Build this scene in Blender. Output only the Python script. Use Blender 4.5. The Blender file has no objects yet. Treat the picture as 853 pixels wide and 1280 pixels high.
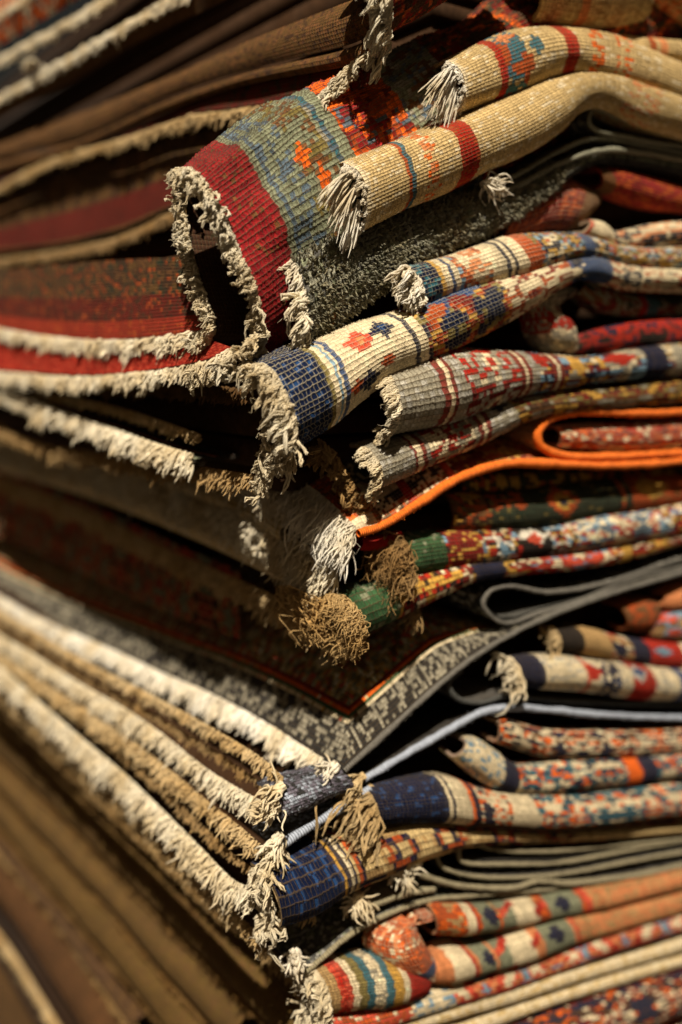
import bpy, math
import numpy as np
from mathutils import Vector, Matrix

# ------------------------------------------------------------------ camera, sky, sun
S = bpy.context.scene
rng = np.random.default_rng(7)
FPX, PX0, PY0 = 1232.0, 426.5, 640.0
PITCH = math.atan(190 / 1232)
DEP = 0.74
MPX = DEP / FPX                      # metres per photo pixel at the corner of the stack
CAM = np.array([0.0, 0.0, 1.25])

cd = bpy.data.cameras.new("camera")
cam = bpy.data.objects.new("camera", cd)
S.collection.objects.link(cam)
cam.location = CAM
cam.rotation_euler = (math.pi / 2 - PITCH, 0, 0)
cd.sensor_fit = 'HORIZONTAL'
cd.sensor_width = 24
cd.lens = FPX / 853 * 24
cd.clip_start = 0.01
cd.clip_end = 200
cd.dof.use_dof = True
cd.dof.focus_distance = 0.735
cd.dof.aperture_fstop = 1.9
S.camera = cam

SUN_EL, SUN_AZ = 57.0, -178.0          # azimuth of the sun measured from +Y towards +X
w = bpy.data.worlds.new("World")
S.world = w
w.use_nodes = True
nt = w.node_tree
sky = nt.nodes.new('ShaderNodeTexSky')
sky.sky_type = 'NISHITA'
sky.sun_disc = False
sky.sun_elevation = math.radians(SUN_EL)
sky.sun_rotation = math.radians(SUN_AZ)
sky.air_density = 1.0
sky.dust_density = 8.0
sky.ozone_density = 0.5
warm = nt.nodes.new('ShaderNodeMix'); warm.data_type = 'RGBA'; warm.blend_type = 'MULTIPLY'   # dusty, warm sky
warm.inputs[0].default_value = 1.0; warm.inputs[7].default_value = (1.0, 0.76, 0.48, 1)
nt.links.new(sky.outputs[0], warm.inputs[6]); nt.links.new(warm.outputs[2], nt.nodes['Background'].inputs[0])
nt.nodes['Background'].inputs[1].default_value = 0.010
sl = bpy.data.lights.new("sun", 'SUN')
sl.energy = 5.0
sl.angle = math.radians(0.6)
sl.color = (1.0, 0.89, 0.73)
sun = bpy.data.objects.new("sun", sl)
S.collection.objects.link(sun)
_e, _a = math.radians(SUN_EL), math.radians(SUN_AZ)
SUND = Vector((math.cos(_e) * math.sin(_a), math.cos(_e) * math.cos(_a), math.sin(_e)))
sun.rotation_euler = SUND.to_track_quat('Z', 'Y').to_euler()
S.view_settings.view_transform = 'Standard'
S.view_settings.look = 'None'
S.view_settings.exposure = 0.4
S.view_settings.gamma = 1

# ------------------------------------------------------------------ photo pixel -> point on a real face of the stack
cp, sp = math.cos(PITCH), math.sin(PITCH)


def ray(px, py):
    px = np.asarray(px, float); py = np.asarray(py, float)
    x = (px - PX0) / FPX; y = (PY0 - py) / FPX
    return np.stack([x, cp + y * sp, -sp + y * cp], -1)   # forward (0,cp,-sp), up (0,sp,cp)


def hdir(px):
    d = ray(px, 450.0); d[2] = 0
    return d / np.linalg.norm(d)


U = hdir(2200.0)            # along the right-hand face, away from the corner
V = hdir(-450.0)            # along the left-hand face, away from the corner
UP = np.array([0, 0, 1.0])
NR = np.array([U[1], -U[0], 0.0])      # outward normal of the right face
NL = np.array([-V[1], V[0], 0.0])      # outward normal of the left face
O = CAM + ray(380, 450) * DEP


def hit(px, py, p0, n):
    r = ray(px, py)
    t = ((p0 - CAM) @ n) / (r @ n)
    return CAM + r * np.asarray(t)[..., None]


def PR(px, py, off=0.0):
    """point on the right face plane moved out by off (photo pixels)"""
    px = np.asarray(px, float)
    off = np.broadcast_to(np.asarray(off, float), px.shape)
    r = ray(px, py)
    t = ((O - CAM) @ NR + off * MPX) / (r @ NR)
    return CAM + r * t[..., None]


def PL(px, py, c, off=0.0):
    """point on the left face plane through corner c=(x,y,off)"""
    p0 = PR(np.array(c[0]), np.array(c[1]), c[2]) + NL * off * MPX
    return hit(px, py, p0, NL)


# ------------------------------------------------------------------ small numeric helpers
def crom(P, n, closed=False):
    """Catmull-Rom through P, resampled to n points of even arclength"""
    P = np.asarray(P, float)
    if len(P) == 2:
        t = np.linspace(0, 1, n)[:, None]
        return P[0] * (1 - t) + P[1] * t
    Q = np.vstack([2 * P[0] - P[1], P, 2 * P[-1] - P[-2]])
    out = []
    for i in range(len(P) - 1):
        p0, p1, p2, p3 = Q[i:i + 4]
        t = np.linspace(0, 1, 24, endpoint=False)[:, None]
        out.append(0.5 * ((2 * p1) + (-p0 + p2) * t + (2 * p0 - 5 * p1 + 4 * p2 - p3) * t ** 2
                          + (-p0 + 3 * p1 - 3 * p2 + p3) * t ** 3))
    out.append(P[-1:])
    C = np.vstack(out)
    d = np.r_[0, np.cumsum(np.linalg.norm(np.diff(C[:, :2] if C.shape[1] > 3 else C, axis=0), axis=1))]
    s = np.linspace(0, d[-1], n)
    return np.stack([np.interp(s, d, C[:, k]) for k in range(C.shape[1])], 1)


def vnoise(shape, scale, seed):
    """smooth value noise, -1..1, one value per cell; scale in cells (a, b)"""
    r = np.random.default_rng(seed)
    a = max(2, int(shape[0] / scale[0]) + 3); b = max(2, int(shape[1] / scale[1]) + 3)
    g = r.uniform(-1, 1, (a, b))
    x = np.arange(shape[0]) / scale[0]; y = np.arange(shape[1]) / scale[1]
    xi = np.clip(x.astype(int), 0, a - 2); yi = np.clip(y.astype(int), 0, b - 2)
    fx = x - xi; fy = y - yi
    fx = (fx * fx * (3 - 2 * fx))[:, None]; fy = (fy * fy * (3 - 2 * fy))[None]
    return (g[xi][:, yi] * (1 - fx) * (1 - fy) + g[xi + 1][:, yi] * fx * (1 - fy)
            + g[xi][:, yi + 1] * (1 - fx) * fy + g[xi + 1][:, yi + 1] * fx * fy)


def unit(v):
    return v / (np.linalg.norm(v, axis=-1, keepdims=True) + 1e-12)


def lin(c):
    c = np.asarray(c, float) / 255.0
    return np.where(c <= 0.04045, c / 12.92, ((c + 0.055) / 1.055) ** 2.4)


# wool and cotton colours, as the cloth itself has them (sRGB of the dye)
K = {k: lin(v) for k, v in dict(
    cream=(226, 208, 170), white=(236, 228, 208), beige=(204, 176, 122), tan=(176, 142, 92),
    brown=(112, 74, 42), dkbrown=(66, 42, 28), grey=(150, 143, 124), ltgrey=(176, 172, 160), dkgrey=(84, 82, 78),
    char=(44, 43, 42), green=(52, 84, 52), dkgreen=(34, 50, 38), sage=(128, 132, 106), olive=(122, 108, 58),
    red=(166, 30, 18), dkred=(116, 24, 20), wine=(130, 26, 32), crimson=(146, 32, 34), rust=(172, 74, 30), orange=(232, 100, 22),
    peach=(214, 134, 84), blue=(34, 66, 110), navy=(15, 26, 54), teal=(52, 104, 116), ltblue=(118, 152, 172),
    slate=(88, 104, 116), black=(24, 22, 24), gold=(196, 150, 66), coral=(208, 78, 54), purple=(112, 106, 118),
    mist=(168, 176, 190), pilegrey=(142, 140, 122), murk=(96, 73, 30), umber=(96, 68, 34), deepred=(98, 22, 16), brick=(150, 44, 26)).items()}

# ------------------------------------------------------------------ materials
MATS = {}


def new_mat(name):
    m = bpy.data.materials.new(name)
    m.use_nodes = True
    t = m.node_tree
    b = t.nodes['Principled BSDF']
    b.inputs['Roughness'].default_value = 0.92
    b.inputs['Specular IOR Level'].default_value = 0.08
    b.inputs['Sheen Weight'].default_value = 0.02
    b.inputs['Sheen Roughness'].default_value = 0.5
    return m, t, b


def N(t, kind, **kw):
    n = t.nodes.new(kind)
    for k, v in kw.items():
        if k.startswith('i_'):
            n.inputs[k[2:].replace('_', ' ')].default_value = v
        else:
            setattr(n, k, v)
    return n


def weave_mat(name, gap=(0.1, 0.07, 0.04), gapw=0.13, gapmix=0.8, bump=0.5):
    """knot colour from the mesh, thread lines between knots from the knot-unit UV map"""
    if name in MATS: return MATS[name]
    m, t, b = new_mat(name)
    L = t.links.new
    att = N(t, 'ShaderNodeAttribute', attribute_name='dye')
    uv = N(t, 'ShaderNodeUVMap', uv_map='knots')
    sep = N(t, 'ShaderNodeSeparateXYZ'); L(uv.outputs[0], sep.inputs[0])
    nz = N(t, 'ShaderNodeTexNoise'); nz.inputs['Scale'].default_value = 0.9; nz.inputs['Detail'].default_value = 3
    L(uv.outputs[0], nz.inputs['Vector'])

    def edge(sock, off):
        ad = N(t, 'ShaderNodeMath', operation='MULTIPLY_ADD'); L(nz.outputs[0], ad.inputs[0])
        ad.inputs[1].default_value = 0.5; L(sock, ad.inputs[2])
        fr = N(t, 'ShaderNodeMath', operation='FRACT'); L(ad.outputs[0], fr.inputs[0])
        s1 = N(t, 'ShaderNodeMath', operation='SUBTRACT'); L(fr.outputs[0], s1.inputs[0]); s1.inputs[1].default_value = 0.5
        ab = N(t, 'ShaderNodeMath', operation='ABSOLUTE'); L(s1.outputs[0], ab.inputs[0])
        return ab.outputs[0]
    # 0.175 recentres the noise shift
    ex, ey = edge(sep.outputs[0], 0), edge(sep.outputs[1], 0)
    def smooth(sock, lo, hi, k):
        rp = N(t, 'ShaderNodeMapRange', interpolation_type='SMOOTHSTEP')
        rp.inputs['From Min'].default_value = lo; rp.inputs['From Max'].default_value = hi
        rp.inputs['To Max'].default_value = k
        L(sock, rp.inputs['Value']); return rp.outputs[0]
    gx = smooth(ex, 0.5 - gapw * .9, 0.5, .95); gy = smooth(ey, 0.5 - gapw * 1.1, 0.5, 1.0)
    mx = N(t, 'ShaderNodeMath', operation='MAXIMUM'); L(gx, mx.inputs[0]); L(gy, mx.inputs[1])
    ramp = mx
    gm = N(t, 'ShaderNodeMath', operation='MULTIPLY'); L(ramp.outputs[0], gm.inputs[0]); gm.inputs[1].default_value = gapmix

    def dome(sock, k):
        p = N(t, 'ShaderNodeMath', operation='MULTIPLY'); L(sock, p.inputs[0]); p.inputs[1].default_value = 2.0
        q_ = N(t, 'ShaderNodeMath', operation='POWER'); L(p.outputs[0], q_.inputs[0]); q_.inputs[1].default_value = 2.4
        r_ = N(t, 'ShaderNodeMath', operation='MULTIPLY'); L(q_.outputs[0], r_.inputs[0]); r_.inputs[1].default_value = -k
        return r_.outputs[0]
    dm = N(t, 'ShaderNodeMath', operation='ADD'); L(dome(ex, 1.15), dm.inputs[0]); L(dome(ey, 1.3), dm.inputs[1])
    # fibre tone inside each knot
    n2 = N(t, 'ShaderNodeTexNoise'); n2.inputs['Scale'].default_value = 5.5; n2.inputs['Detail'].default_value = 4
    mp = N(t, 'ShaderNodeMapping'); mp.inputs['Scale'].default_value = (0.5, 1.6, 1); L(uv.outputs[0], mp.inputs[0]); L(mp.outputs[0], n2.inputs['Vector'])
    tone = N(t, 'ShaderNodeMapRange'); L(n2.outputs[0], tone.inputs['Value'])
    tone.inputs['From Min'].default_value = 0.3; tone.inputs['From Max'].default_value = 0.7
    tone.inputs['To Min'].default_value = 0.5; tone.inputs['To Max'].default_value = 1.4
    mul = N(t, 'ShaderNodeMix', data_type='RGBA', blend_type='MULTIPLY'); mul.inputs[0].default_value = 1
    L(att.outputs['Color'], mul.inputs[6]); L(tone.outputs[0], mul.inputs[7])
    mix = N(t, 'ShaderNodeMix', data_type='RGBA'); L(gm.outputs[0], mix.inputs[0])
    L(mul.outputs[2], mix.inputs[6]); mix.inputs[7].default_value = (*gap, 1)
    L(mix.outputs[2], b.inputs['Base Color'])
    # relief: pillow + fibres
    hs = N(t, 'ShaderNodeMath', operation='MULTIPLY_ADD'); L(n2.outputs[0], hs.inputs[0]); hs.inputs[1].default_value = 1.3
    L(dm.outputs[0], hs.inputs[2])
    bp = N(t, 'ShaderNodeBump'); bp.inputs['Strength'].default_value = min(1, bump * 1.7); bp.inputs['Distance'].default_value = 0.0007
    L(hs.outputs[0], bp.inputs['Height']); L(bp.outputs[0], b.inputs['Normal'])
    MATS[name] = m
    return m


def yarn_mat(name, col, twist=6.0, bump=0.6, var=0.35):
    """yarn: twisted strands from the UV running along each cord"""
    if name in MATS: return MATS[name]
    m, t, b = new_mat(name)
    L = t.links.new
    uv = N(t, 'ShaderNodeUVMap', uv_map='knots')
    wv = N(t, 'ShaderNodeTexWave', wave_type='BANDS', bands_direction='DIAGONAL')
    wv.inputs['Scale'].default_value = twist; wv.inputs['Distortion'].default_value = 2.0; wv.inputs['Detail'].default_value = 2
    L(uv.outputs[0], wv.inputs['Vector'])
    g = N(t, 'ShaderNodeNewGeometry')
    nz = N(t, 'ShaderNodeTexNoise'); nz.inputs['Scale'].default_value = 160; nz.inputs['Detail'].default_value = 5
    L(g.outputs['Position'], nz.inputs['Vector'])
    mr = N(t, 'ShaderNodeMapRange'); L(nz.outputs[0], mr.inputs['Value'])
    mr.inputs['From Min'].default_value = 0.3; mr.inputs['From Max'].default_value = 0.7
    mr.inputs['To Min'].default_value = 1 - var; mr.inputs['To Max'].default_value = 1 + var * 0.5
    mul = N(t, 'ShaderNodeMix', data_type='RGBA', blend_type='MULTIPLY'); mul.inputs[0].default_value = 1
    n3 = N(t, 'ShaderNodeTexNoise'); n3.inputs['Scale'].default_value = 26; n3.inputs['Detail'].default_value = 4
    L(g.outputs['Position'], n3.inputs['Vector'])
    cr = N(t, 'ShaderNodeValToRGB'); cr.color_ramp.elements[0].position = .34; cr.color_ramp.elements[1].position = .62
    cr.color_ramp.elements[0].color = (.80, .71, .56, 1); cr.color_ramp.elements[1].color = (1, 1, 1, 1)
    L(n3.outputs[0], cr.inputs[0])
    mul.inputs[6].default_value = (*col, 1); L(mr.outputs[0], mul.inputs[7])
    m2 = N(t, 'ShaderNodeMix', data_type='RGBA', blend_type='MULTIPLY'); m2.inputs[0].default_value = 1
    L(mul.outputs[2], m2.inputs[6]); L(cr.outputs[0], m2.inputs[7])
    L(m2.outputs[2], b.inputs['Base Color'])
    ad = N(t, 'ShaderNodeMath', operation='ADD'); L(wv.outputs['Fac'], ad.inputs[0]); L(nz.outputs[0], ad.inputs[1])
    bp = N(t, 'ShaderNodeBump'); bp.inputs['Strength'].default_value = bump; bp.inputs['Distance'].default_value = 0.0006
    L(ad.outputs[0], bp.inputs['Height']); L(bp.outputs[0], b.inputs['Normal'])
    MATS[name] = m
    return m


def wrap_mat(name, col, pitch=1.0):
    """selvedge cord wound round and round with yarn"""
    if name in MATS: return MATS[name]
    m, t, b = new_mat(name)
    L = t.links.new
    uv = N(t, 'ShaderNodeUVMap', uv_map='knots')
    wv = N(t, 'ShaderNodeTexWave', wave_type='BANDS', bands_direction='X')
    wv.inputs['Scale'].default_value = pitch; wv.inputs['Distortion'].default_value = 1.6
    wv.inputs['Detail'].default_value = 3; wv.inputs['Detail Scale'].default_value = 2.5
    L(uv.outputs[0], wv.inputs['Vector'])
    nz = N(t, 'ShaderNodeTexNoise'); nz.inputs['Scale'].default_value = 2.2; nz.inputs['Detail'].default_value = 6
    L(uv.outputs[0], nz.inputs['Vector'])
    ad = N(t, 'ShaderNodeMath', operation='ADD'); L(wv.outputs['Fac'], ad.inputs[0]); L(nz.outputs[0], ad.inputs[1])
    mr = N(t, 'ShaderNodeMapRange'); L(ad.outputs[0], mr.inputs['Value'])
    mr.inputs['From Min'].default_value = 0.3; mr.inputs['From Max'].default_value = 1.5
    mr.inputs['To Min'].default_value = 0.4; mr.inputs['To Max'].default_value = 1.25
    mul = N(t, 'ShaderNodeMix', data_type='RGBA', blend_type='MULTIPLY'); mul.inputs[0].default_value = 1
    mul.inputs[6].default_value = (*col, 1); L(mr.outputs[0], mul.inputs[7])
    L(mul.outputs[2], b.inputs['Base Color'])
    bp = N(t, 'ShaderNodeBump'); bp.inputs['Strength'].default_value = 0.9; bp.inputs['Distance'].default_value = 0.0009
    L(ad.outputs[0], bp.inputs['Height']); L(bp.outputs[0], b.inputs['Normal'])
    MATS[name] = m
    return m


# ------------------------------------------------------------------ things and parts
def rug(label, at, group='folded rugs stacked in the tall pile', name='folded_rug'):
    e = bpy.data.objects.new(name, None)
    S.collection.objects.link(e)
    e.location = Vector(at)
    e.empty_display_size = 0.02
    e['label'] = label; e['category'] = 'rug'; e['group'] = group
    return e


def put(name, V_, F, mat, parent=None, uv=None, dye=None, smooth=True, kind=None, label=None):
    """V_ (n,3) world, F (m,4) or (m,3) ints -> one mesh object under its thing"""
    me = bpy.data.meshes.new(name)
    V_ = np.asarray(V_, np.float64)
    if parent is not None: V_ = V_ - np.array(parent.location)
    F = np.asarray(F, np.int32)
    k = F.shape[1]
    me.vertices.add(len(V_)); me.vertices.foreach_set('co', V_.astype(np.float32).ravel())
    me.loops.add(F.size); me.loops.foreach_set('vertex_index', F.ravel())
    me.polygons.add(len(F))
    me.polygons.foreach_set('loop_start', np.arange(0, F.size, k, dtype=np.int32))
    me.polygons.foreach_set('loop_total', np.full(len(F), k, np.int32))
    me.update(calc_edges=True)
    if smooth: me.polygons.foreach_set('use_smooth', np.ones(len(F), bool))
    if uv is not None:
        l = me.uv_layers.new(name='knots')
        l.data.foreach_set('uv', np.asarray(uv, np.float32)[F.ravel()].ravel())
    if dye is not None:
        a = me.attributes.new('dye', 'FLOAT_COLOR', 'FACE')
        a.data.foreach_set('color', np.c_[dye, np.ones(len(dye))].astype(np.float32).ravel())
    me.materials.append(mat)
    o = bpy.data.objects.new(name, me)
    S.collection.objects.link(o)
    if parent is not None: o.parent = parent
    if kind: o['kind'] = kind
    if label: o['label'] = label
    return o


def gridF(a, b, base=0):
    i = np.arange((a - 1) * (b - 1)); r = i // (b - 1); c = i % (b - 1)
    p = base + r * b + c
    return np.stack([p, p + b, p + b + 1, p + 1], 1)


# ------------------------------------------------------------------ knot patterns: (ni, nj) grids of dye colours
def vary(A, seed, amt=0.16):
    r = np.random.default_rng(seed)
    ni, nj = A.shape[:2]
    B_ = A.copy(); B_[1:] += A[:-1]; B_[:-1] += A[1:]; B_[1:-1] /= 3; B_[0] /= 2; B_[-1] /= 2
    A = A * .9 + B_ * .1
    k = 1 + r.normal(0, amt, (ni, nj, 1)) * 0.6 + r.normal(0, amt * .45, (ni, 1, 1)) + vnoise((ni, nj), (9, 5), seed + 1)[..., None] * amt
    k = k * (1 + r.normal(0, amt * .35, (1, nj, 1)))
    return np.clip(A * np.clip(k, 0.35, 1.7), 0.004, 0.92)


def field(ni, nj, pal, seed, cell=4.0, period=(26, 18)):
    """oriental-carpet like figure: mirrored, stepped, in a few dyes, outlined"""
    cell = cell * .98
    pi_, pj = period
    base = vnoise((pi_ + 2, pj + 2), (cell, cell), seed) + 0.7 * vnoise((pi_ + 2, pj + 2), (cell * .5, cell * .5), seed + 3)
    I = np.abs((np.arange(ni) % (2 * pi_)) - pi_); J = np.abs((np.arange(nj) + pj // 2) % (2 * pj) - pj)
    f = base[I][:, J]
    q = np.quantile(f, np.linspace(0, 1, len(pal) + 1)[1:-1])
    idx = np.digitize(f, q)
    A = np.array(pal)[idx]
    return A


def P_fill(ni, nj, c): return np.tile(np.asarray(c, float), (ni, nj, 1))


class Pat:
    """s in photo pixels along the roll, t 0..1 from top layer to bottom layer"""
    def __init__(s, base, ops=(), seed=1, amt=0.16):
        s.base, s.ops, s.seed, s.amt = base, ops, seed, amt

    def make(s, ni, nj, length):
        A = P_fill(ni, nj, K[s.base])
        sp_ = (np.arange(ni) + 0.5) / ni * length
        tt = (np.arange(nj) + 0.5) / nj
        I, J = np.meshgrid(np.arange(ni), np.arange(nj), indexing='ij')
        Sg, Tg = np.meshgrid(sp_, tt, indexing='ij')
        for n, op in enumerate(s.ops):
            k = op[0]
            if k == 'band':
                m = (Sg >= op[1]) & (Sg < op[2]); A[m] = K[op[3]]
            elif k == 'tband':
                m = (Tg >= op[1]) & (Tg < op[2]) & (Sg >= op[4]) & (Sg < op[5]); A[m] = K[op[3]]
            elif k == 'dia':      # s centre, t centre, half s, half t, colour
                m = (np.abs(Sg - op[1]) / op[3] + np.abs(Tg - op[2]) / op[4]) < 1; A[m] = K[op[5]]
            elif k == 'dots':     # s0,s1,colour,probability
                r = np.random.default_rng(s.seed + n)
                m = (Sg >= op[1]) & (Sg < op[2]) & (r.random((ni, nj)) < op[4]); A[m] = K[op[3]]
            elif k == 'field':    # s0,s1,palette,cell
                m = (Sg >= op[1]) & (Sg < op[2])
                F_ = field(ni, nj, [K[c] for c in op[3]], s.seed + 11 * n, op[4], op[5] if len(op) > 5 else (22, 12)); A[m] = F_[m]
            elif k == 'zig':      # s0,s1,colour : stepped vine
                wv = np.abs(((I + J) % 12) - 6); m = (Sg >= op[1]) & (Sg < op[2]) & (wv < 2); A[m] = K[op[3]]
            elif k == 'check':
                m = (Sg >= op[1]) & (Sg < op[2]) & (((I // 2) + (J // 2)) % 2 == 0); A[m] = K[op[3]]
            elif k == 'mask':     # s0, t0, rows of text, palette {ch: colour}
                i0 = int(op[1] / length * ni); j0 = int(op[2] * nj)
                for a, row in enumerate(op[3]):
                    for b_, ch in enumerate(row):
                        if ch in op[4] and 0 <= i0 + b_ < ni and 0 <= j0 + a < nj:
                            A[i0 + b_, j0 + a] = K[op[4][ch]]
        return vary(A, s.seed, s.amt)


# ------------------------------------------------------------------ builders
def roll(parent, st, pat, mat, off=0.0, q=5.0, bulge=0.95, ext=26.0, relief=0.26, jit=0.1, name='weave',
         wob=0.085, seed=0, q2=None, flat=1.0, gk=0.45, shift=.35, sub=2):
    """a folded rug edge: half-round front swept along the stations (top x,y, bottom x,y [,off]),
    with its upper and lower layers running back into the pile"""
    st = np.array([list(s) + ([off] if len(s) == 4 else []) for s in st], float)
    st[:, 4] = np.where(np.array([len(s) for s in st]) == 5, st[:, 4], off)
    mid = np.c_[(st[:, 0] + st[:, 2]) / 2, (st[:, 1] + st[:, 3]) / 2]
    X = crom(np.c_[mid, st], 400)
    plen = np.linalg.norm(np.diff(X[:, :2], axis=0), axis=1).sum()
    q2 = q2 or q
    ni = max(3, int(plen / q2)); na = sub * ni + 1
    X = crom(np.c_[mid, st], na)
    T = PR(X[:, 2], X[:, 3], X[:, 6]); B = PR(X[:, 4], X[:, 5], X[:, 6])
    C = (T + B) / 2; H = (T - B) / 2
    h = np.linalg.norm(H, axis=1)
    C = C - U * (h * bulge * shift)[:, None]
    hpx = np.median(h) / MPX
    arc = hpx * math.pi * 0.5 * (1 + bulge)
    tot = arc + 2 * ext
    nj = max(4, int(tot / q)); nb = sub * nj + 1
    rj = np.random.default_rng(seed + 400)
    wd = np.repeat(1 + rj.normal(0, .17, nj), sub); a = np.r_[0, np.cumsum(np.clip(wd, .5, 1.6))]; a = a / a[-1] * tot
    wi = np.repeat(1 + rj.normal(0, .2, ni), sub); si = np.r_[0, np.cumsum(np.clip(wi, .45, 1.7))]; si = si / si[-1] * (na - 1)
    X = np.stack([np.interp(si, np.arange(na), X[:, k]) for k in range(X.shape[1])], 1)
    T = PR(X[:, 2], X[:, 3], X[:, 6]); B = PR(X[:, 4], X[:, 5], X[:, 6])
    C = (T + B) / 2; H = (T - B) / 2; h = np.linalg.norm(H, axis=1)
    C = C - U * (h * bulge * shift)[:, None] + UP * (vnoise((na, 1), (22 * sub, 2), seed + 8) * 1.4 * MPX)
    H = H * (1 + vnoise((na, 1), (16 * sub, 2), seed + 12) * .06)
    ph = np.pi / 2 - np.clip((a - ext) / arc, 0, 1) * np.pi
    back = np.maximum(ext - a, 0) + np.maximum(a - ext - arc, 0)
    sgn = np.where(a < tot / 2, 1, -1)
    cs = np.cos(ph) ** flat; sn = np.sin(ph)
    rr = vnoise((na, nb), (26, 14), 100 + seed) * wob + vnoise((na, 1), (34, 2), 200 + seed) * wob * .8
    pos = (C[:, None] + H[:, None] * (sn[None, :, None] * (1 + rr[..., None]))
           + NR * (h[:, None, None] * bulge * cs[None, :, None] * (1 + rr[..., None]))
           + V * (back[None, :, None] * MPX) - UP * (sgn * back * 0.10 * MPX)[None, :, None])
    # relief of ribs and knots
    nrm = unit(np.cross(np.gradient(pos, axis=0), np.gradient(pos, axis=1)))
    fl = np.sign(np.sum(nrm[:, nb // 2] * NR)); nrm = nrm * fl
    I, J = np.meshgrid(np.arange(na), np.arange(nb), indexing='ij')
    r = np.random.default_rng(seed + 5)
    hh = np.where(J % 2 == 1, 1.0, 0.0) * np.where(I % 2 == 1, 1.0, gk) * (1 + r.normal(0, jit * 2.2, (na, nb)))
    hh += vnoise((na, nb), (3, 3), seed + 9) * jit * 2
    if sub == 1: hh = r.normal(0, .25, (na, nb))
    pos = pos + nrm * (hh * relief * q * MPX)[..., None]
    tl = unit(np.gradient(pos, axis=0))
    sh = vnoise((na, nb), (9, 1.9), seed + 77) * .55 + r.normal(0, jit * .8, (na, nb))
    sh[:2] *= .2
    pos += tl * (sh * q * MPX)[..., None]
    Vv = pos.reshape(-1, 3)
    F = gridF(na, nb)
    if fl > 0: F = F[:, ::-1]
    uv = np.stack([I / sub, J / sub], -1).reshape(-1, 2)
    A = pat.make(ni, nj, plen)
    ii = np.arange((na - 1) * (nb - 1)) // (nb - 1) // sub; jj = (np.arange((na - 1) * (nb - 1)) % (nb - 1)) // sub
    dye = A[ii, jj]
    o = put(name, Vv, F, mat, parent, uv, dye)
    # inner side of the cloth, with a rim closing the cut end
    stp = 6
    th = 4.5 * MPX
    ia = np.unique(np.r_[np.arange(0, na, stp), na - 1]); ib = np.unique(np.r_[np.arange(0, nb, stp), nb - 1])
    inn = (pos - nrm * th)[ia][:, ib]
    V2 = inn.reshape(-1, 3); F2 = gridF(len(ia), len(ib))
    rim_o = pos[0]; rim_i = pos[0] - nrm[0] * th
    V3 = np.vstack([rim_o, rim_i]); n = nb
    i = np.arange(n - 1); F3 = np.stack([i, i + 1, i + 1 + n, i + n], 1)
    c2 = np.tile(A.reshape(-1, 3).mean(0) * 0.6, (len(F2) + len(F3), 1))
    uv2 = np.zeros((len(V2) + len(V3), 2)); uv2[:len(V2)] = np.stack(np.meshgrid(np.arange(len(ia)) * 2., np.arange(len(ib)) * 2., indexing='ij'), -1).reshape(-1, 2)
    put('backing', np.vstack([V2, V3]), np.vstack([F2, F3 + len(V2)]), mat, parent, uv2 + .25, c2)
    return dict(pos=pos, nrm=nrm, ph=ph, a=a, ext=ext, arc=arc, C=C, H=H)


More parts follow.
